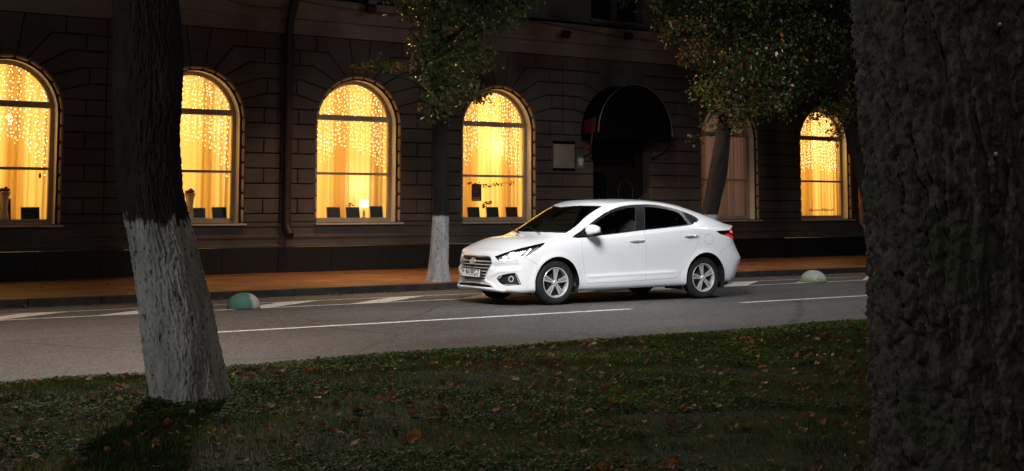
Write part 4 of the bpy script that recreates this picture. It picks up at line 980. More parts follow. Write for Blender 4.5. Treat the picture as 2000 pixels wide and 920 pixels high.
# black barrel awning
aw = empty('door_awning', (c-.14, B, 3.0), 0, 'black barrel shaped fabric awning over the dark door', 'awning')
def PA(o): o.parent = aw; o.matrix_parent_inverse = Matrix.Translation((-c+.14, -B, -3.0)); return o
can = noise_mat('black_awning_canvas', (.0025,.0025,.003), (.004,.004,.0045), 8, .85, .2, 90, spec=.03)
ac = c-.14; m = MB(); prof = [(ac+1.09*math.cos(t_), 3.0+1.09*math.sin(t_)) for t_ in np.linspace(-.16, math.pi+.16, 37)]; n = len(prof)
m.add([(x, B-.62, z) for x, z in prof]+[(x, B-.005, z) for x, z in prof]+[(ac+(x-ac)*.975, B-.60, 3.0+(z-3.0)*.975) for x, z in prof], [(i, i+1, n+i+1, n+i) for i in range(n-1)]+[(i+1, i, 2*n+i, 2*n+i+1) for i in range(n-1)]+[tuple(range(2*n, 3*n))])
PA(m.build('canvas', can, None))
rim_ = MB(); rim_.tube([(ac+1.10*math.cos(t_), B-.63, 3.0+1.10*math.sin(t_)) for t_ in np.linspace(-.05, math.pi-.0, 40)], .011, 6); PA(rim_.build('front_hoop', mat('hoop_steel', (.22,.22,.23), .4, .8), None, smooth=True))
for s_ in (1, -1):
    br = MB(); br.tube([(ac+s_*1.06, B-.62, 2.84), (ac+s_*1.05, B-.58, 2.72), (ac+s_*1.04, B-.40, 2.58), (ac+s_*1.03, B-.15, 2.50), (ac+s_*1.03, B-.01, 2.46)], .016, 6); PA(br.build('bracket', can, None, smooth=True))
rd_ = MB(); rd_.add([(ac-1.105, B-.5, 3.0), (ac-1.105, B-.12, 2.97), (ac-1.09, B-.12, 3.28), (ac-1.055, B-.5, 3.34)], [(0,1,2,3)]); PA(rd_.build('red_patch', mat('red_canvas', (.07,.009,.007), .8), None))
rw_ = MB(); rw_.tube([(ac-1.09,B-.4,2.98),(ac-1.09,B-.38,2.82),(ac-1.06,B-.3,2.70),(ac-1.1,B-.02,2.6)], .009, 6); PA(rw_.build('red_cord', mat('red_cord', (.3,.05,.02), .6), None, smooth=True))
# wall plates
w = MB(); w.prism([(-.29,-.265),(.29,-.265),(.29,.265),(-.29,.265)], 0, .03, Matrix.Translation((19.27, B-.002, 2.47)) @ Matrix.Rotation(R(90), 4, 'X'))
sg = w.build('wall_plate', noise_mat('cream_plate', (.24,.21,.16), (.30,.26,.20), 3, .5, .05), None, bevel=.005); tag(sg, 'blank cream rectangular plate fixed to the wall left of the door', 'wall plate')
e2 = MB(); e2.box(18.97, 19.57, B-.05, B-.0, 2.738, 2.80); e2.build('plate_cap', can, sg); e2 = MB(); e2.box(18.97, 19.57, B-.045, B-.0, 2.15, 2.203); e2.build('plate_base', can, sg)
w = MB(); w.prism([(-.10,-.125),(.10,-.125),(.10,.125),(-.10,.125)], 0, .012, Matrix.Translation((19.755, B-.002, 2.335)) @ Matrix.Rotation(R(90), 4, 'X'))
sg = w.build('notice', mat('notice_grey', (.16,.16,.17), .5), None); tag(sg, 'small notice with a pale shirt picture beside the dark door', 'notice')
tp = MB(); tp.prism([(-.045,-.07),(.045,-.07),(.045,.03),(.075,.01),(.085,.045),(.03,.09),(-.03,.09),(-.085,.045),(-.075,.01),(-.045,.03)], .012, .016, Matrix.Translation((19.755, B-.002, 2.345)) @ Matrix.Rotation(R(90), 4, 'X')); tp.build('shirt_picture', mat('notice_white', (.55,.6,.64), .5), sg)
tp = MB(); tp.prism([(-.085,-.11),(.085,-.11),(.085,-.08),(-.085,-.08)], .012, .016, Matrix.Translation((19.755, B-.002, 2.335)) @ Matrix.Rotation(R(90), 4, 'X')); tp.build('notice_band', mat('notice_blue', (.05,.16,.30), .5), sg)
# drainpipes
def drainpipe(x, label, zt, m, spout=True):
    t_ = empty('drainpipe', (x, B-.13, .8), 0, label, 'drainpipe', 'drainpipes on the wall')
    a = MB(); pts = [(x, B-.13, zt), (x, B-.13, 1.0)]
    if spout: pts = [(x, B-.05, zt), (x, B-.33, 5.62), (x, B-.33, 5.30), (x, B-.13, 4.85), (x, B-.13, 1.05), (x, B-.15, .95), (x, B-.28, .80)]
    a.tube(pts, .083, 20); o = a.build('pipe', m, None, smooth=True); o.parent = t_; o.matrix_parent_inverse = Matrix.Translation((-x, -B+.13, -.8))
    for z in (1.35, 2.65, 4.2):
        cl = MB(); cl.lathe([(.085,-.02),(.094,-.02),(.094,.02),(.085,.02)], 20, Matrix.Translation((x, B-.13, z))); cl.box(x-.012, x+.012, B-.06, B+.01, z-.015, z+.015)
        o = cl.build('bracket', m, None, smooth=True); o.parent = t_; o.matrix_parent_inverse = Matrix.Translation((-x, -B+.13, -.8))
drainpipe(12.42, 'dark drainpipe running down the wall left of the table lamp window', 9.5, noise_mat('dark_pipe_paint', (.026,.016,.013), (.042,.024,.019), 3, .5, .05))
drainpipe(29.12, 'terracotta painted drainpipe right of the rightmost window, beside the big trunk', 9.5, noise_mat('terracotta_pipe', (.28,.12,.075), (.36,.16,.10), 3, .5, .05))
# floodlights and cables on the cornice
for x, z, lb in ((14.11,5.28,'black floodlight on the cornice left of the middle tree crown'), (19.08,5.14,'black floodlight on the cornice left of the awning'), (20.91,5.24,'black floodlight on the cornice above the door awning')):
    f = empty('floodlight', (x, B-.30, z), 0, lb, 'floodlight', 'floodlights on the cornice')
    a = MB(); Mx = Matrix.Translation((x, B-.34, z)) @ Matrix.Rotation(R(28), 4, 'X'); a.cbox((0,0,0), (.20,.09,.15), Mx); a.cbox((0,-.05,.0), (.17,.02,.12), Mx)
    for i in range(5): a.cbox((-.07+.035*i,.055,0), (.008,.03,.12), Mx)
    o = a.build('lamp_body', mat('black_fixture', (.008,.008,.008), .5), None, bevel=.004); o.parent = f; o.matrix_parent_inverse = Matrix.Translation((-x, -B+.30, -z))
    a = MB(); a.tube([(x-.11,B-.33,z),(x-.11,B-.22,z-.02),(x-.11,B-.10,z-.04)], .008, 6); a.tube([(x+.11,B-.33,z),(x+.11,B-.22,z-.02),(x+.11,B-.10,z-.04)], .008, 6)
    if x < 15: a.box(x-.10, x+.10, B-.42, B-.24, z+.09, z+.55)
    o = a.build('bracket', mat('black_fixture', (0,0,0)), None); o.parent = f; o.matrix_parent_inverse = Matrix.Translation((-x, -B+.30, -z))
def cable(pts, lb, rad=.009):
    a = MB(); q = []
    for p, r2_ in zip(pts[:-1], pts[1:]):
        for i in range(8): t_ = i/8; q.append((p[0]+(r2_[0]-p[0])*t_, p[1]+(r2_[1]-p[1])*t_, p[2]+(r2_[2]-p[2])*t_-.06*math.sin(math.pi*t_)))
    q.append(pts[-1]); a.tube(q, rad, 6); tag(a.build('cable', mat('cable_black', (.01,.01,.01), .6), None, smooth=True), lb, 'cable', 'cables along the cornice')
cable([(10.2,B-.26,5.62),(11.0,B-.26,5.22),(12.3,B-.27,5.16)], 'thin black cable sagging across the cornice left of the dark drainpipe')
cable([(12.5,B-.27,5.34),(15.4,B-.25,5.27),(18,B-.24,5.40),(24.3,B-.245,5.14),(28,B-.25,5.2)], 'thin black cable running along the cornice above the awning')
# ------------------------------------------------------------------ things on the inner window sills
def board(x0, x1, z0, z1, lb, edge, face, y=B+.335):
    w_ = x1-x0; h_ = z1-z0; t_ = empty('menu_board', ((x0+x1)/2, y, 1.13), 0, lb, 'sign board', 'sign boards on the window sills')
    Mx = Matrix.Translation(((x0+x1)/2, y, 1.13)) @ Matrix.Rotation(R(-8), 4, 'X'); h2 = z1-1.13
    a = MB(); a.box(-w_/2, w_/2, 0, .02, 0, h2, Mx); o = a.build('board_back', edge, None, bevel=.002); o.parent = t_; o.matrix_parent_inverse = Matrix.Translation((-(x0+x1)/2, -y, -1.13))
    a = MB(); a.box(-w_/2+.012, w_/2-.012, -.004, .0005, .012, h2-.014, Mx); o = a.build('board_face', face, None); o.parent = t_; o.matrix_parent_inverse = Matrix.Translation((-(x0+x1)/2, -y, -1.13))
    a = MB(); r_ = random.Random(int(x0*100))
    for i in range(5): a.box(-w_*.36, w_*(.1+.25*r_.random()), -.006, -.0042, h2*(.22+.13*i), h2*(.22+.13*i)+.007, Mx)
    o = a.build('board_rule', mat('board_faint_line', (.03,.05,.04), .6), None); o.parent = t_; o.matrix_parent_inverse = Matrix.Translation((-(x0+x1)/2, -y, -1.13))
gold = noise_mat('tan_board_edge', (.38,.24,.10), (.45,.30,.13), 8, .5, .05); pale_e = mat('pale_board_edge', (.7,.68,.6), .5); brown_e = mat('brown_board_edge', (.13,.05,.03), .5)
gfc = noise_mat('dark_green_board', (.008,.026,.020), (.014,.038,.03), 6, .3, .03); bfc = noise_mat('dark_brown_board', (.022,.018,.012), (.035,.028,.018), 6, .35, .03)
for b_ in ((7.198-.12,7.382,1.161,1.495,'tall dark board at the left photo edge under the fruit bowl',gold,bfc), (7.551,7.875,1.159,1.346,'dark green sign board right of the bowl in the leftmost window',gold,gfc),
           (10.686,10.976,1.155,1.337,'grey green board with a pale edge beside the leaning trunk',pale_e,noise_mat('grey_green_board', (.03,.05,.04), (.05,.07,.055), 6, .3, .03)), (11.106,11.402,1.153,1.347,'dark green board in the right corner of the window beside the trunk',gold,gfc),
           (13.553,13.856,1.164,1.348,'dark board left of the table lamp, nearest the drainpipe',gold,bfc), (13.994,14.30,1.162,1.346,'brown edged dark board directly left of the table lamp',brown_e,bfc), (14.54,14.844,1.161,1.369,'dark green board directly right of the table lamp',gold,gfc),
           (16.949,17.255,1.152,1.349,'dark green board under the floral poster',brown_e,gfc), (17.443,17.756,1.15,1.349,'dark green board under the small flowers in the poster window',brown_e,gfc), (17.961,18.266,1.148,1.349,'brown board in the right corner of the poster window',brown_e,bfc)):
    board(*b_)
def basket(x, z, lb, s=1.0):
    t_ = empty('flower_bowl', (x, B+.36, 1.13), 0, lb, 'flower bowl', 'flower bowls in the windows'); par = lambda o: (setattr(o, 'parent', t_), setattr(o, 'matrix_parent_inverse', Matrix.Translation((-x, -B-.36, -1.13))))
    Mx = Matrix.Translation((x, B+.36, 0))
    a = MB(); a.lathe([(0,1.13),(.085,1.13),(.08,1.2),(.06,1.32),(.075,z-.10),(.10,z-.04),(.0,z-.04)], 24, Mx); par(a.build('pedestal', noise_mat('cream_pot', (.55,.42,.25), (.6,.48,.3), 5, .5, .1), None, smooth=True))
    a = MB(); a.lathe([(.07,z-.055),(.105,z-.01),(.11,z),(.104,z+.005),(.07,z-.04)], 28, Mx); par(a.build('bowl', noise_mat('wicker_tan', (.42,.28,.12), (.6,.42,.2), 30, .7, .4, 60), None, smooth=True))
    a = MB(); r_ = random.Random(int(x*10))
    for i in range(34):
        an = r_.uniform(0, 6.28); rr = .09*math.sqrt(r_.random()); q = r_.uniform(.018, .034)
        a.add(*ellipsoid((x+rr*math.cos(an), B+.36+rr*math.sin(an), z+.02+r_.uniform(0, .075)*(1-rr/.12)), (q, q, q*.8), 7, 5))
    par(a.build('dried_flowers', noise_mat('dried_flower_brown', (.06,.018,.010), (.17,.07,.03), 40, .8, .3, 90), None))
basket(7.26, 1.60, 'flower bowl of dried brown heads at the left photo edge'); basket(10.66, 1.60, 'flower bowl of dried brown heads just right of the leaning trunk')
# table lamp
lx = 14.415; tl_ = empty('table_lamp', (lx, B+.38, 1.13), 0, 'small lit table lamp with a white shade on the window sill', 'table lamp'); parl = lambda o: (setattr(o, 'parent', tl_), setattr(o, 'matrix_parent_inverse', Matrix.Translation((-lx, -B-.38, -1.13))))
a = MB(); Mx = Matrix.Translation((lx, B+.38, 0)); a.lathe([(0,1.13),(.05,1.13),(.05,1.145),(.015,1.16),(.03,1.21),(.022,1.27),(.012,1.30),(.012,1.37)], 20, Mx); parl(a.build('lamp_base', noise_mat('lamp_base_gold', (.5,.36,.16), (.6,.45,.22), 8, .35, .05), None, smooth=True))
a = MB(); a.lathe([(.098,1.345),(.088,1.495),(.086,1.495),(.096,1.345)], 28, Mx); parl(a.build('lamp_shade', mat('lit_shade', (.9,.85,.75), .7, emit=(1,.86,.66), es=1.7), None, smooth=True))
point('table_lamp_light', (lx, B+.38, 1.42), .6, (1,.75,.42), .03)
# poster, blossom twig, flowers
po = MB(); po.box(17.013,17.268,B+.30,B+.305,1.475,1.832); ps = po.build('poster', noise_mat('dark_floral_poster', (.012,.018,.012), (.16,.07,.02), 24, .6, .0, 24, 8, lo=.42, hi=.62), None); tag(ps, 'dark floral poster with two lines of pale lettering hung in the window', 'poster')
a = MB(); r_ = random.Random(5)
for z, x0, x1 in ((1.535,17.06,17.21), (1.505,17.04,17.235)):
    x = x0
    while x < x1:
        w_ = r_.uniform(.008, .018); a.box(x, x+w_, B+.297, B+.2995, z, z+.016); x += w_+.006
a.build('poster_lettering', mat('poster_pale_ink', (.6,.5,.35), .6), ps)
def twig(name, pts, lb, cat, bl, seed, y=B+.315):
    a = MB(); a.tube([(x, y+.01*math.sin(i*2), z) for i, (x, z) in enumerate(pts)], [.006]*(len(pts)-1)+[.002], 5); o = a.build(name, mat('twig_brown', (.06,.03,.015), .8), None, smooth=True); tag(o, lb, cat)
    b2 = MB(); r_ = random.Random(seed)
    for i in range(bl):
        k = r_.randrange(len(pts)-1); t_ = r_.random(); x = pts[k][0]+(pts[k+1][0]-pts[k][0])*t_; z = pts[k][1]+(pts[k+1][1]-pts[k][1])*t_
        q = r_.uniform(.014, .03); b2.add(*ellipsoid((x+r_.uniform(-.03,.03), y+r_.uniform(-.02,.02), z+r_.uniform(-.04,.04)), (q, q*.5, q*.7), 6, 4))
    b2.build('blossom', noise_mat('dried_blossom', (.05,.025,.01), (.25,.12,.04), 30, .8, .2), o)
twig('blossom_twig', [(16.9,1.86),(17.05,1.84),(17.25,1.83),(17.45,1.80),(17.6,1.80),(17.75,1.85),(17.95,1.87),(18.14,1.86)], 'brown blossom twig stretched across the poster window', 'twig', 34, 3)
twig('blossom_twig', [(17.40,1.35),(17.34,1.38),(17.42,1.44),(17.52,1.43),(17.6,1.46)], 'small sprig of dried flowers above the middle board of the poster window', 'flowers', 26, 4, B+.35)
twig('blossom_twig', [(14.06,1.36),(14.1,1.40),(14.16,1.41)], 'tiny dried sprig left of the table lamp', 'flowers', 8, 6, B+.36)
lt = MB(); r_ = random.Random(9); x = 27.56
while x < 28.46:
    w_ = r_.uniform(.025, .06); h_ = r_.uniform(.03, .08); yb = 1.24; lt.tube([(x,B+.276,yb),(x+w_*.3,B+.276,yb+h_),(x+w_*.8,B+.276,yb+h_*.8),(x+w_,B+.276,yb+.01)], .007, 4); x += w_+.015
tag(lt.build('window_lettering', mat('dark_decal', (.10,.05,.015), .6), None), 'dark scrolling lettering low on the glass of the rightmost window', 'lettering')
hg = MB(); hg.lathe([(0,1.85),(.018,1.85),(.022,1.90),(.012,1.935),(0,1.935)], 12, Matrix.Translation((7.856,B+.34,0))); hg.tube([(7.856,B+.34,1.93),(7.856,B+.34,1.99)], .003, 4)
tag(hg.build('hanging_weight', mat('dark_decal', (0,0,0)), None), 'tiny dark weight hanging near the right edge of the leftmost window', 'weight')
# ------------------------------------------------------------------ trees
def bark_mat(name, c0, c1, paint_z=None, rag=.10, scale=9, lichen=None, stretch=.28, base_z=0, pcol=(.47,.45,.42)):
    m, t, N, L, b = nt(name)
    tc = N.new('ShaderNodeTexCoord'); mp = N.new('ShaderNodeMapping'); mp.inputs['Scale'].default_value = (1, 1, stretch); L.new(tc.outputs['Object'], mp.inputs[0])
    n1 = N.new('ShaderNodeTexNoise'); n1.inputs['Scale'].default_value = scale; n1.inputs['Detail'].default_value = 9; n1.inputs['Roughness'].default_value = .65; L.new(mp.outputs[0], n1.inputs[0])
    cr = N.new('ShaderNodeValToRGB'); e = cr.color_ramp.elements; e[0].position = .32; e[0].color = (*c0, 1); e[1].position = .68; e[1].color = (*c1, 1); L.new(n1.outputs[0], cr.inputs[0])
    col = cr.outputs[0]
    if lichen:
        nb_ = N.new('ShaderNodeTexNoise'); nb_.inputs['Scale'].default_value = 26; nb_.inputs['Detail'].default_value = 5; L.new(tc.outputs['Object'], nb_.inputs[0])
        rb_ = N.new('ShaderNodeValToRGB'); rb_.color_ramp.elements[0].position = .56; rb_.color_ramp.elements[1].position = .66; L.new(nb_.outputs[0], rb_.inputs[0])
        mb_ = N.new('ShaderNodeMix'); mb_.data_type = 'RGBA'; L.new(rb_.outputs[0], mb_.inputs[0]); L.new(col, mb_.inputs[6]); mb_.inputs[7].default_value = (.095,.068,.05,1); col = mb_.outputs[2]
        n3 = N.new('ShaderNodeTexNoise'); n3.inputs['Scale'].default_value = 5; n3.inputs['Detail'].default_value = 8; L.new(tc.outputs['Object'], n3.inputs[0])
        r3 = N.new('ShaderNodeValToRGB'); r3.color_ramp.elements[0].position = .52; r3.color_ramp.elements[1].position = .68; L.new(n3.outputs[0], r3.inputs[0])
        mx = N.new('ShaderNodeMix'); mx.data_type = 'RGBA'; L.new(r3.outputs[0], mx.inputs[0]); L.new(col, mx.inputs[6]); mx.inputs[7].default_value = (*lichen, 1); col = mx.outputs[2]
    if paint_z is not None:
        sp = N.new('ShaderNodeSeparateXYZ'); L.new(tc.outputs['Object'], sp.inputs[0])
        n4 = N.new('ShaderNodeTexNoise'); n4.inputs['Scale'].default_value = 26; n4.inputs['Detail'].default_value = 6; L.new(mp.outputs[0], n4.inputs[0])
        a = N.new('ShaderNodeMath'); a.operation = 'MULTIPLY_ADD'; a.inputs[1].default_value = rag*2; L.new(n4.outputs[0], a.inputs[0]); L.new(sp.outputs['Z'], a.inputs[2])
        g = N.new('ShaderNodeMapRange'); g.inputs['From Min'].default_value = paint_z+rag+.015; g.inputs['From Max'].default_value = paint_z+rag-.015; L.new(a.outputs[0], g.inputs['Value'])
        # bare chips where the lime wash has flaked off
        n5 = N.new('ShaderNodeTexNoise'); n5.inputs['Scale'].default_value = 46; n5.inputs['Detail'].default_value = 7; n5.inputs['Roughness'].default_value = .7; L.new(mp.outputs[0], n5.inputs[0])
        r5 = N.new('ShaderNodeValToRGB'); r5.color_ramp.elements[0].position = .37; r5.color_ramp.elements[1].position = .45; L.new(n5.outputs[0], r5.inputs[0])
        mu = N.new('ShaderNodeMath'); mu.operation = 'MULTIPLY'; L.new(g.outputs[0], mu.inputs[0]); L.new(r5.outputs[0], mu.inputs[1])
        n6 = N.new('ShaderNodeTexNoise'); n6.inputs['Scale'].default_value = 7; n6.inputs['Detail'].default_value = 6; L.new(mp.outputs[0], n6.inputs[0])
        r6 = N.new('ShaderNodeValToRGB'); e = r6.color_ramp.elements; e[0].position = .3; e[0].color = tuple(v*.45 for v in pcol)+(1,); e[1].position = .7; e[1].color = (*pcol, 1); L.new(n6.outputs[0], r6.inputs[0])
        mx = N.new('ShaderNodeMix'); mx.data_type = 'RGBA'; L.new(mu.outputs[0], mx.inputs[0]); L.new(col, mx.inputs[6]); L.new(r6.outputs[0], mx.inputs[7]); col = mx.outputs[2]
    L.new(col, b.inputs['Base Color'])
    n2 = N.new('ShaderNodeTexNoise'); n2.inputs['Scale'].default_value = scale*6; n2.inputs['Detail'].default_value = 6; L.new(mp.outputs[0], n2.inputs[0])
    bp = N.new('ShaderNodeBump'); bp.inputs['Strength'].default_value = .7; bp.inputs['Distance'].default_value = .012; L.new(n2.outputs[0], bp.inputs['Height']); L.new(bp.outputs[0], b.inputs['Normal'])
    b.inputs['Roughness'].default_value = .85; b.inputs['Specular IOR Level'].default_value = .25
    return m
def spline(pts, zs):
    P = np.array(pts, float); return np.stack([np.interp(zs, P[:, 2], P[:, i]) for i in range(P.shape[1])], -1)
def trunk(name, pts, n, dz, mat_, depth, seed, parent, plates=False, loc=(0,0,0), knots=(), warp=1.0):
    """pts: (x, y, z, radius) from the ground up; the bark relief is real geometry"""
    z0, z1 = pts[0][2], pts[-1][2]; zs = np.arange(z0, z1+dz, dz); S = spline(pts, zs)
    k = np.ones(9)/9
    for i in (0, 1, 3):
        pad = np.concatenate([np.full(4, S[0, i]), S[:, i], np.full(4, S[-1, i])]); S[:, i] = np.convolve(pad, k, 'valid')
    V = np.empty((len(zs), n, 3)); vx = Vector
    for r_ in range(len(zs)):
        x, y, z, rad = S[r_]
        for c in range(n):
            a = 2*math.pi*c/n; ca, sa = math.cos(a), math.sin(a)
            q = vx((ca*rad*1.0+seed, sa*rad*1.0, z))
            lump = noise.noise(vx((ca*1.1+seed, sa*1.1, z*1.3)))*.07*rad*2*warp
            if plates:
                w = noise.noise_vector(q*7)*.035; p = vx((q.x*23, q.y*23, z*8.5))+w*17
                dd = noise.voronoi(p)[0]; e = min(1.0, (dd[1]-dd[0])*4.2); p2 = vx((q.x*58+5, q.y*58, z*26))+w*20; d2 = noise.voronoi(p2)[0]; e2 = min(1.0, (d2[1]-d2[0])*2.5)
                fz = abs(noise.noise(vx((q.x*13+3, q.y*13, z*1.7))+w*5)); fz2 = abs(noise.noise(vx((q.x*24+11, q.y*24, z*3.2))+w*7)); gr = min(1.0, fz*7)*.65+min(1.0, fz2*6)*.35
                d = (gr-1)*depth*1.25+e*depth*(.42+.3*noise.noise(q*18))+e2*depth*.34*e+noise.fractal(q*95, .8, 2.1, 4)*depth*.26
                d += noise.noise(vx((ca*rad*9+seed, sa*rad*9, z*1.6)))*depth*.35
            else:
                w = noise.noise_vector(q*5)*.02; p = vx((q.x*44, q.y*44, z*6.0))+w*36
                rd = 1-abs(noise.noise(p)); rd2 = 1-abs(noise.noise(vx((q.x*95+9, q.y*95, z*16))+w*60)); d = (rd*rd*.75+rd2*rd2*.5)*depth+noise.fractal(q*70, .9, 2.1, 4)*depth*.35
            for (ka, kz, ks, kd) in knots:
                da = (a-ka+math.pi) % (2*math.pi)-math.pi; g = math.exp(-((da*rad/ks)**2+((z-kz)/(ks*2.4))**2)); d += kd*g
            rr = rad+lump+d-depth*.6
            V[r_, c] = (x+ca*rr, y+sa*rr, z)
    V -= np.array(loc); V = V.reshape(-1, 3); idx = np.arange(len(zs)*n).reshape(len(zs), n); j = np.roll(idx, -1, 1)
    F = np.stack([idx[:-1], j[:-1], j[1:], idx[1:]], -1).reshape(-1, 4)
    return mesh_np(name, V, F, mat_, parent)
def leaf_m(name, c0, c1, tr=.35, rough=.36, spec=.55):
    m, t, N, L, b = nt(name); N.remove(b)
    oi = N.new('ShaderNodeTexCoord'); n = N.new('ShaderNodeTexNoise'); n.inputs['Scale'].default_value = 3.5; n.inputs['Detail'].default_value = 3; L.new(oi.outputs['Object'], n.inputs[0])
    cr = N.new('ShaderNodeValToRGB'); e = cr.color_ramp.elements; e[0].position = .35; e[0].color = (*c0, 1); e[1].position = .65; e[1].color = (*c1, 1); L.new(n.outputs[0], cr.inputs[0])
    p = N.new('ShaderNodeBsdfPrincipled'); p.inputs['Roughness'].default_value = rough; p.inputs['Specular IOR Level'].default_value = spec; L.new(cr.outputs[0], p.inputs['Base Color'])
    tl = N.new('ShaderNodeBsdfTranslucent'); L.new(cr.outputs[0], tl.inputs[0]); mx = N.new('ShaderNodeMixShader'); mx.inputs[0].default_value = tr
    L.new(p.outputs[0], mx.inputs[1]); L.new(tl.outputs[0], mx.inputs[2]); L.new(mx.outputs[0], N['Material Output'].inputs[0]); return m
LEAF = [leaf_m('leaf_green', (.028,.052,.013), (.058,.088,.026)), leaf_m('leaf_yellow_green', (.10,.11,.022), (.16,.14,.03)), leaf_m('leaf_orange', (.22,.085,.018), (.30,.13,.03))]
def leaves(centres, per, spread, size, probs, loc, name, parent, seed, droop=.3, orange=None):
    """leaf-sized bent faces, gathered in sprays round the given points"""
    r_ = np.random.default_rng(seed); C = np.repeat(np.asarray(centres), per, 0); n = len(C)
    C = C+r_.normal(0, 1, (n, 3))*np.array(spread)*.5
    d = r_.normal(0, 1, (n, 3)); d[:, 2] -= droop; d /= np.linalg.norm(d, axis=1)[:, None]
    s = np.cross(d, r_.normal(0, 1, (n, 3))); s /= np.linalg.norm(s, axis=1)[:, None]; nn = np.cross(d, s)
    L_ = (size*r_.uniform(.6, 1.25, n))[:, None]; W = L_*r_.uniform(.30, .42, n)[:, None]; bend = L_*r_.uniform(-.12, .22, n)[:, None]
    V = np.stack([C, C+d*L_*.30+s*W*.85-nn*bend*.3, C+d*L_*.62+s*W*.62+nn*bend*.2, C+d*L_, C+d*L_*.62-s*W*.62+nn*bend*.2, C+d*L_*.30-s*W*.85-nn*bend*.3], 1)-np.array(loc)
    base = (np.arange(n)*6)[:, None]; F = np.concatenate([base+np.array([[0,1,2,3]]), base+np.array([[0,3,4,5]])], 1).reshape(-1, 4)
    p = np.asarray(probs, float); mi = r_.choice(3, n, p=p/p.sum())
    if orange is not None:
        w = orange(C); mi = np.where(r_.random(n) < w, r_.choice([1, 2, 2], n), mi)
    return mesh_np(name, V.reshape(-1, 3), F, LEAF, parent, False, None, np.repeat(mi, 2))
def inside_px(poly, n, depth_y, dy, seed, step=None):
    """random points of a crown whose face towards the street has the given outline"""
    r_ = np.random.default_rng(seed); P = np.array(poly, float); out = []
    while len(out) < n:
        q = r_.uniform(P.min(0), P.max(0), (200, 2)); q = q[sd_poly(q, P) < 0]
        for x, y in q:
            Y = depth_y+r_.normal(0, 1)*dy; d = _fw+_rt*(x-1000)/CAM_F-_up*(y-CAM_PPY)/CAM_F; out.append(np.array([0, 0, CAM_H])+d*Y/d[1])
    return np.array(out[:n])
def limbs(mb, base, targets, r0, seed):
    r_ = random.Random(seed)
    for t_ in targets:
        b = Vector(base)+Vector((r_.uniform(-.03,.03), r_.uniform(-.03,.03), r_.uniform(-.35,.3))); e = Vector(t_); m1 = b.lerp(e, .35)+Vector((r_.uniform(-.12,.12), r_.uniform(-.12,.12), .12)); m2 = b.lerp(e, .7)+Vector((r_.uniform(-.12,.12), r_.uniform(-.12,.12), .08))
        mb.tube([b, m1, m2, e], [r0, r0*.7, r0*.45, r0*.2], 6)
bark_a = bark_mat('limed_bark', (.010,.008,.006), (.034,.027,.021), 1.24, .14, 11, None, .22)
# leaning lime-washed tree on the lawn
LT = (3.92, 8.96, 0)
lt_ = empty('lawn_tree', LT, 0, 'leaning tree on the lawn with a broad whitewashed lower trunk and black bark above', 'tree')
pts = [(3.945,8.955,-.15,.285),(3.93,8.96,0,.262),(3.905,8.96,.12,.248),(3.86,8.96,.36,.239),(3.80,8.98,.67,.234),(3.74,8.99,.91,.226),(3.66,9.01,1.25,.211),(3.62,9.02,1.45,.207),(3.59,8.99,1.83,.203),(3.58,8.97,2.10,.217),(3.56,8.95,2.38,.222),(3.52,8.94,2.72,.210),(3.47,8.95,3.4,.20),(3.40,8.98,4.6,.17),(3.36,9.0,6.0,.12)]
aC = math.atan2(-LT[1], -LT[0])
trunk('trunk', pts, 340, .0105, bark_a, .021, 3.1, lt_, False, LT, [(aC-.15, .92, .05, -.028), (aC-.55, .32, .045, -.035), (aC+.6, 2.05, .09, .02), (aC-1.1, 2.1, .07, .02)])
# big dark trunk close to the camera
NT = (2.90, 2.02, 0)
ntree = empty('near_tree', NT, 0, 'huge dark furrowed trunk close to the camera filling the right edge of the photo', 'tree')
bark_b = bark_mat('furrowed_bark', (.007,.006,.005), (.105,.092,.078), None, .1, 40, (.045,.050,.028), .55)
ct = lambda x, y, z: (x+.806*.279, y-.592*.279, z)
pts = [(*ct(2.70,2.235,-.1), .31), (*ct(2.69,2.225,.5), .28), (*ct(2.68,2.22,.75), .268), (*ct(2.66,2.205,1.0), .262), (*ct(2.635,2.19,1.25), .262), (*ct(2.605,2.18,1.5), .262), (*ct(2.575,2.16,1.85), .262), (*ct(2.50,2.12,2.8), .25), (*ct(2.40,2.06,4.5), .22), (*ct(2.35,2.0,6.5), .15)]
trunk('trunk', pts[:7]+[(*ct(2.53,2.14,2.4), .256)], 420, .0048, bark_b, .026, 8.7, ntree, True, NT, (), .35)
trunk('upper_trunk', [(*ct(2.53,2.14,2.395), .25)]+pts[7:], 90, .03, bark_b, .02, 8.7, ntree, True, NT)
for nx, ny in ((1953, 48), (1945, 301)):
    d = _fw+_rt*(nx-1000)/CAM_F-_up*(ny-CAM_PPY)/CAM_F; q = np.array([0, 0, CAM_H])+d*3.03
    nl = MB(); Mx = Matrix.Translation(Vector(q)-Vector(NT)) @ Vector(-d).to_track_quat('Z', 'Y').to_matrix().to_4x4(); nl.lathe([(0,.006),(.004,.005),(.0055,.001),(.002,0),(.002,-.05)], 14, Mx)
    nl.build('nail_head', mat('nail_zinc', (.22,.23,.25), .4, .5), ntree, smooth=True)
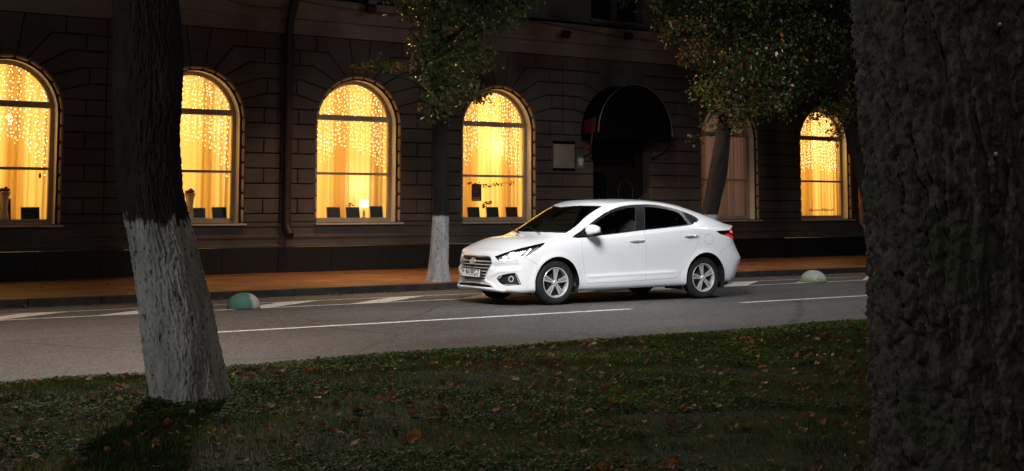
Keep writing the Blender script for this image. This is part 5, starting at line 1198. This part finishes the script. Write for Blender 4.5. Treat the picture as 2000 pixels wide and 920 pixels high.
# two street trees on the pavement and two more by the right edge
bark_c = bark_mat('street_bark', (.008,.006,.005), (.022,.018,.014), 1.10, .03, 14, None, .25, pcol=(.52,.52,.51))
S1 = (13.12, 19.95, .09); t1 = empty('street_tree', S1, 0, 'slim straight street tree with whitewashed foot on the pavement in front of the car', 'tree', 'trees along the pavement')
trunk('trunk', [(13.11,19.95,.0,.25),(13.11,19.95,.10,.205),(13.11,19.95,.22,.175),(13.12,19.95,.52,.158),(13.15,19.95,1.12,.143),(13.16,19.95,1.81,.126),(13.12,19.95,2.6,.118),(13.09,19.95,3.3,.108),(13.05,19.95,4.5,.09),(13.0,19.95,6.5,.06)], 64, .04, bark_c, .014, 1.3, t1, False, S1)
poly1 = [(765,-60),(1040,-60),(1045,0),(1035,14),(1012,40),(1000,62),(985,44),(950,50),(945,80),(968,110),(950,135),(925,140),(935,180),(938,198),(905,190),(890,205),(868,225),(845,235),(838,222),(850,205),(832,165),(822,150),(835,130),(838,112),(805,98),(792,88),(830,70),(800,30),(775,12)]
c1 = inside_px(poly1, 420, 19.9, .6, 21)
sprig = np.array([[700+10*i+rng.uniform(-4,4), 128+6*math.sin(i*.9)+rng.uniform(-5,5)] for i in range(11)])
def px_at(x, y, Y): d = _fw+_rt*(x-1000)/CAM_F-_up*(y-CAM_PPY)/CAM_F; return np.array([0, 0, CAM_H])+d*Y/d[1]
sp = np.array([px_at(x, y, 19.6) for x, y in sprig]+[px_at(x, y, 19.3) for x, y in ((930,192),(938,190),(946,196),(900,185),(915,188),(868,120),(872,210))])
topc = np.random.default_rng(3).normal(0, 1, (150, 3))*np.array([1.0,1.0,.7])+np.array([13.2,19.9,6.9])
mb = MB(); limbs(mb, (13.06,19.95,3.7), [px_at(1000,30,19.6), px_at(930,120,20.3), px_at(800,60,20.2), px_at(860,-30,19.3), px_at(960,10,20.6), px_at(890,60,19.0)], .045, 5)
limbs(mb, (13.08,19.95,3.2), [px_at(705,132,19.6), px_at(940,192,19.3), px_at(880,150,19.2)], .022, 6)
mb2 = MB(); mb2.V = [tuple(Vector(v)-Vector(S1)) for v in mb.V]; mb2.F = mb.F; mb2.build('limbs', bark_c, t1, smooth=True)
leaves(np.concatenate([c1, topc]), 20, (.21,.21,.18), .082, (.90,.085,.015), S1, 'crown', t1, 4, .5, lambda C: np.clip((3.3-C[:, 2])*.22, 0, .25))
leaves(sp, 16, (.12,.12,.09), .085, (.4,.35,.25), S1, 'hanging_sprays', t1, 5, .5)
S2 = (19.42, 19.95, .09); t2 = empty('street_tree', S2, 0, 'leaning dark street tree with a broad leafy crown, rising behind the boot of the car', 'tree', 'trees along the pavement')
trunk('trunk', [(19.20,19.95,0,.30),(19.23,19.95,.2,.25),(19.30,19.95,.6,.18),(19.45,19.95,1.09,.165),(19.53,19.95,1.39,.16),(19.73,19.95,2.1,.175),(19.87,19.95,2.71,.16),(19.95,19.95,3.3,.14),(20.2,19.95,4.4,.13),(20.4,19.95,6.4,.08)], 64, .04, bark_c, .016, 4.4, t2, False, S2)
poly2 = [(1278,-60),(1278,10),(1290,50),(1282,70),(1310,72),(1335,60),(1332,100),(1350,120),(1362,135),(1368,160),(1352,180),(1372,195),(1362,215),(1372,230),(1350,268),(1378,272),(1395,258),(1412,268),(1430,240),(1452,255),(1470,228),(1500,232),(1530,228),(1548,214),(1562,190),(1590,178),(1600,190),(1625,170),(1650,140),(1660,60),(1670,-60)]
c2 = inside_px(poly2, 620, 19.8, .9, 22)
topc = np.random.default_rng(5).normal(0, 1, (260, 3))*np.array([1.7,1.4,1.0])+np.array([21.0,19.9,6.4])
mb = MB(); limbs(mb, (19.95,19.95,3.1), [px_at(x, y, Y) for x, y, Y in ((1310,40,19.6),(1360,120,20.3),(1420,60,19.2),(1500,120,20.2),(1580,60,19.7),(1620,150,19.4),(1540,200,19.6),(1380,240,19.3),(1450,220,20.4))], .06, 8)
mb2 = MB(); mb2.V = [tuple(Vector(v)-Vector(S2)) for v in mb.V]; mb2.F = mb.F; mb2.build('limbs', bark_c, t2, smooth=True)
leaves(np.concatenate([c2, topc]), 24, (.25,.25,.20), .08, (.88,.10,.02), S2, 'crown', t2, 9, .5, lambda C: np.clip((20.3-C[:, 0])*.22, 0, .38)*(C[:, 2] < 5))
S3 = (24.0, 19.95, .09); t3 = empty('street_tree', S3, 0, 'dark street tree mostly hidden behind the huge near trunk, its leaves over the rightmost window', 'tree', 'trees along the pavement')
trunk('trunk', [(24.72,19.95,0,.26),(24.62,19.95,.5,.20),(24.35,19.95,1.4,.17),(23.98,19.95,2.3,.16),(23.62,19.95,3.4,.16),(23.5,19.95,4.6,.13),(23.4,19.95,6.4,.08)], 48, .05, bark_c, .014, 6.4, t3, False, S3)
sp = np.array([px_at(x, y, 19.4+rng.uniform(-.3,.3)) for x, y in ((1590,222),(1600,216),(1610,214),(1622,216),(1634,220),(1645,226),(1640,240),(1632,252),(1636,264),(1630,268),(1650,240),(1655,225),(1662,210),(1618,210),(1584,228),(1660,190),(1665,160),(1655,205),(1672,220),(1680,180),(1640,205),(1625,200),(1612,200))])
topc = np.random.default_rng(6).normal(0, 1, (160, 3))*np.array([1.3,1.2,.8])+np.array([24.3,19.9,5.6])
leaves(sp, 22, (.20,.2,.16), .085, (.86,.08,.06), S3, 'hanging_sprays', t3, 12, .7); leaves(topc, 24, (.4,.4,.3), .10, (.88,.1,.02), S3, 'crown', t3, 13, .5)
mb = MB(); limbs(mb, (23.65,19.95,3.2), [px_at(1590,225,19.4), px_at(1632,262,19.4)], .025, 12); mb2 = MB(); mb2.V = [tuple(Vector(v)-Vector(S3)) for v in mb.V]; mb2.F = mb.F; mb2.build('limbs', bark_c, t3, smooth=True)
# ------------------------------------------------------------------ concrete hemispheres
def bollard(x, y, r, h, lb, teal):
    m, t, N, L, b = nt('painted_concrete')
    tc = N.new('ShaderNodeTexCoord'); n = N.new('ShaderNodeTexNoise'); n.inputs['Scale'].default_value = 5; n.inputs['Detail'].default_value = 8; n.inputs['Roughness'].default_value = .7; L.new(tc.outputs['Object'], n.inputs[0])
    sp = N.new('ShaderNodeSeparateXYZ'); L.new(tc.outputs['Object'], sp.inputs[0])
    a = N.new('ShaderNodeMath'); a.operation = 'MULTIPLY_ADD'; a.inputs[1].default_value = .16; L.new(n.outputs[0], a.inputs[0])
    if teal: L.new(sp.outputs['X'], a.inputs[2]); lo, hi = .085, .135
    else: L.new(sp.outputs['Z'], a.inputs[2]); lo, hi = .09, .17
    g = N.new('ShaderNodeMapRange'); g.inputs['From Min'].default_value = lo; g.inputs['From Max'].default_value = hi; L.new(a.outputs[0], g.inputs['Value'])
    cr = N.new('ShaderNodeValToRGB'); e = cr.color_ramp.elements; e[0].position = .3; e[0].color = (.24,.25,.22,1); e[1].position = .7; e[1].color = (.38,.38,.34,1); L.new(n.outputs[0], cr.inputs[0])
    mx = N.new('ShaderNodeMix'); mx.data_type = 'RGBA'; L.new(g.outputs[0], mx.inputs[0]); mx.inputs[6].default_value = (.045,.118,.098,1) if teal else (.12,.19,.08,1); L.new(cr.outputs[0], mx.inputs[7])
    L.new(mx.outputs[2], b.inputs['Base Color']); b.inputs['Roughness'].default_value = .75
    n2 = N.new('ShaderNodeTexNoise'); n2.inputs['Scale'].default_value = 60; L.new(tc.outputs['Object'], n2.inputs[0]); bp = N.new('ShaderNodeBump'); bp.inputs['Strength'].default_value = .3; bp.inputs['Distance'].default_value = .01; L.new(n2.outputs[0], bp.inputs['Height']); L.new(bp.outputs[0], b.inputs['Normal'])
    V = MB(); V.lathe([(r*math.cos(a_)**.9 if a_ < 1.55 else 0, .012+h*math.sin(a_)) for a_ in np.linspace(0, math.pi/2, 18)], 56); V.lathe([(r*.97, 0),(r, .012)], 56)
    o = V.build('bollard', m, None, smooth=True); o.location = (x, y, .002); tag(o, lb, 'bollard', 'hemisphere bollards on the hatched strip')
bollard(8.22, 17.2, .222, .195, 'teal and bare concrete hemisphere bollard beside the leaning whitewashed trunk', True)
bollard(19.35, 17.2, .235, .20, 'grey hemisphere bollard on the road behind the car', False)
# ------------------------------------------------------------------ grass and fallen leaves
def on_lawn(n, seed, dens=None):
    """random points of the lawn the photograph looks at (a little wider than the frame)"""
    r_ = np.random.default_rng(seed); out = []; tot = 0
    while tot < n:
        P = np.stack([r_.uniform(-2.5, 16, 60000), r_.uniform(1.2, EDGE-.02, 60000)], -1)
        D = np.stack([P[:, 0], P[:, 1], np.full(len(P), -CAM_H)], -1); d = D @ _fw; x = (D @ _rt)/d*CAM_F; 
        ok = (d > 5.6) & (np.abs(x) < 1250); P = P[ok]; out.append(P); tot += len(P)
    P = np.concatenate(out)[:n]
    return P
def blades(n, seed, hmin, hmax, w, m, name, lean=.55, clump=True):
    r_ = np.random.default_rng(seed); P = on_lawn(n, seed)
    z = lawn_z(P[:, 0], P[:, 1])-.004
    h = r_.uniform(hmin, hmax, n)*(.6+.8*np.clip(.5+.5*np.sin(P[:, 0]*2.1+1)*np.sin(P[:, 1]*2.7)+.25*np.sin(P[:, 0]*7+P[:, 1]*5), 0, 1))
    a = r_.uniform(0, 2*math.pi, n); ln = np.abs(r_.normal(0, lean, n)); dx, dy = np.cos(a)*ln*h, np.sin(a)*ln*h; b = r_.uniform(0, 2*math.pi, n); wx, wy = np.cos(b)*w/2, np.sin(b)*w/2
    B0 = np.stack([P[:, 0], P[:, 1], z], -1)
    V = np.stack([B0+np.stack([-wx,-wy,0*z], -1), B0+np.stack([wx,wy,0*z], -1), B0+np.stack([dx*.4+wx*.8, dy*.4+wy*.8, h*.6], -1), B0+np.stack([dx*.4-wx*.8, dy*.4-wy*.8, h*.6], -1), B0+np.stack([dx, dy, h*.92], -1)], 1)
    base = (np.arange(n)*5)[:, None]; F4 = base+np.array([[0,1,2,3]]); F3 = base+np.array([[3,2,4,4]])
    me = bpy.data.meshes.new(name); me.vertices.add(n*5); me.vertices.foreach_set('co', V.reshape(-1))
    lv = np.concatenate([F4, base+np.array([[3,2,4]])], 1).reshape(-1).astype(np.int32); me.loops.add(len(lv)); me.loops.foreach_set('vertex_index', lv)
    st = np.stack([np.arange(n)*7, np.arange(n)*7+4], -1).reshape(-1).astype(np.int32); me.polygons.add(n*2); me.polygons.foreach_set('loop_start', st); me.update(calc_edges=True); me.materials.append(m)
    return link(bpy.data.objects.new(name, me))
g1 = leaf_m('grass_blade_green', (.020,.044,.008), (.085,.115,.020), .3, .7, .12); g2 = leaf_m('grass_blade_pale', (.075,.085,.025), (.12,.11,.035), .3, .7, .12); g3 = leaf_m('clover_leaf', (.022,.050,.011), (.080,.125,.028), .25, .7, .12)
tag(blades(190000, 41, .018, .05, .0042, g1, 'grass'), kind='stuff'); tag(blades(9000, 42, .02, .055, .0038, g2, 'dry_grass', .9), kind='stuff')
def clover(n, seed):
    r_ = np.random.default_rng(seed); P = on_lawn(n*2, seed); keep = (np.sin(P[:, 0]*1.3)*np.sin(P[:, 1]*1.9+.6)+.5*np.sin(P[:, 0]*4+P[:, 1]*3)+.8*(P[:, 1] > EDGE-.5)) > .1; P = P[keep][:n]; n = len(P)
    z = lawn_z(P[:, 0], P[:, 1])+r_.uniform(.008, .04, n); C = np.stack([P[:, 0], P[:, 1], z], -1); a = r_.uniform(0, 6.28, n); nrm = r_.normal(0, .35, (n, 3)); nrm[:, 2] = 1; nrm /= np.linalg.norm(nrm, axis=1)[:, None]
    u = np.stack([np.cos(a), np.sin(a), 0*a], -1); u -= nrm*(u*nrm).sum(1)[:, None]; u /= np.linalg.norm(u, axis=1)[:, None]; v = np.cross(nrm, u); s = r_.uniform(.010, .020, n)[:, None]
    V = np.stack([C-u*s, C+v*s*.8+nrm*s*.25, C+u*s, C-v*s*.8+nrm*s*.25], 1).reshape(-1, 3)
    return mesh_np('clover', V, (np.arange(n*4).reshape(n, 4)), g3, None, False)
tag(clover(46000, 43), kind='stuff')
def leaf_mesh(kind, seed, s):
    """a dry fallen leaf: lobed outline, curled and creased"""
    r_ = np.random.default_rng(seed); nu, nv = 9, 5; V = []; curl = r_.uniform(.5, 1.7); tw = r_.uniform(-.8, .8); cup = r_.uniform(.2, 1.0); F = []
    for i in range(nu):
        t_ = i/(nu-1); w = math.sin(math.pi*min(1, t_*.93+.05))**.75*.42*(1+(.28*math.sin(t_*17+seed) if kind else .08*math.sin(t_*11)))
        for j in range(nv):
            q = (j/(nv-1)-.5)*2; x = (t_-.5); y = q*w; z = curl*.42*(t_-.5)**2+cup*.40*abs(q)**1.5*w+.05*math.sin(t_*9+seed)*q; a = tw*(t_-.5)
            V.append((s*(x-.12*curl*(t_-.5)**3*4), s*(y*math.cos(a)-z*math.sin(a)), s*(y*math.sin(a)+z*math.cos(a))))
    F = [(i*nv+j, (i+1)*nv+j, (i+1)*nv+j+1, i*nv+j+1) for i in range(nu-1) for j in range(nv-1)]
    return np.array(V), np.array(F)
LC = [leaf_m('dry_leaf_brown', (.075,.036,.018), (.19,.095,.045), .15, .7, .12), leaf_m('dry_leaf_orange', (.20,.075,.022), (.33,.125,.035), .25, .7, .12), leaf_m('dry_leaf_pale', (.26,.17,.11), (.40,.29,.19), .15, .7, .12)]
LBL = ['curled brown fallen leaf lying in the grass of the lawn', 'bright orange fallen leaf lying in the grass of the lawn', 'pale tan curled fallen leaf lying in the grass of the lawn']
protos = []
for i in range(12):
    V, F = leaf_mesh(i % 3, 100+i, 1.0); row = []
    for c in range(3):
        me = bpy.data.meshes.new('fallen_leaf'); me.from_pydata([tuple(v) for v in V], [], [tuple(int(q) for q in f) for f in F]); me.polygons.foreach_set('use_smooth', np.ones(len(me.polygons), bool)); me.materials.append(LC[c]); row.append(me)
    protos.append((row, V, F))
r_ = np.random.default_rng(77); P = on_lawn(7200, 78)
# leaves gather in drifts
dens = .5+.5*np.sin(P[:, 0]*1.9+.8*P[:, 1])*np.sin(P[:, 1]*2.3-.7); P = P[r_.random(len(P)) < .30+.65*dens][:3600]
D = np.stack([P[:, 0], P[:, 1], np.full(len(P), -CAM_H)], -1); order = np.argsort(D @ _fw); P = P[order]
restV = [[], [], []]; restF = [[], [], []]; cnt = [0, 0, 0]
nt_trunk = np.array([3.93, 8.95]); k = 0
for i, (x, y) in enumerate(P):
    if np.hypot(*(np.array([x, y])-nt_trunk)) < .33: continue
    c = int(r_.choice(3, p=[.70, .14, .16])); row, V, F = protos[int(r_.integers(12))]; s = (.028+.058*r_.random()**1.8)*(1 if c != 2 else .85)
    loc = Vector((x, y, float(lawn_z(x, y))+r_.uniform(.012, .030))); rot = (r_.normal(0, .45), r_.normal(0, .45), r_.uniform(0, 6.28))
    if k < 290:
        o = bpy.data.objects.new('fallen_leaf', row[c]); o.location = loc; o.rotation_euler = rot; o.scale = (s, s, s); sc.collection.objects.link(o); tag(o, LBL[c], 'leaf', ['brown fallen leaves on the lawn', 'orange fallen leaves on the lawn', 'pale fallen leaves on the lawn'][c]); k += 1
    else:
        from mathutils import Euler
        Mx = Matrix.Translation(loc) @ Euler(rot).to_matrix().to_4x4() @ Matrix.Scale(s, 4); W = np.array([Mx @ Vector(v) for v in V]); restV[c].append(W); restF[c].append(F+cnt[c]); cnt[c] += len(V)
for c, nm in enumerate(('brown_leaf_litter', 'orange_leaf_litter', 'pale_leaf_litter')):
    if restV[c]: tag(mesh_np(nm, np.concatenate(restV[c]), np.concatenate(restF[c]), LC[c], None), kind='stuff')
# leaves blown against the pavement kerb
restV, restF, n0 = [], [], 0
for i in range(170):
    x = r_.uniform(3, 23); row, V, F = protos[int(r_.integers(12))]; s = r_.uniform(.05, .10); y = 19.13-abs(r_.normal(0, .16)) if i < 120 else r_.uniform(19.4, 22.5)
    Mx = Matrix.Translation((x, y, .012+(0 if i < 120 else .09))) @ Matrix.Rotation(r_.uniform(0, 6.28), 4, 'Z') @ Matrix.Scale(s, 4); restV.append(np.array([Mx @ Vector(v) for v in V])); restF.append(F+n0); n0 += len(V)
tag(mesh_np('kerb_leaf_litter', np.concatenate(restV), np.concatenate(restF), LC[0], None), kind='stuff')
build_car()
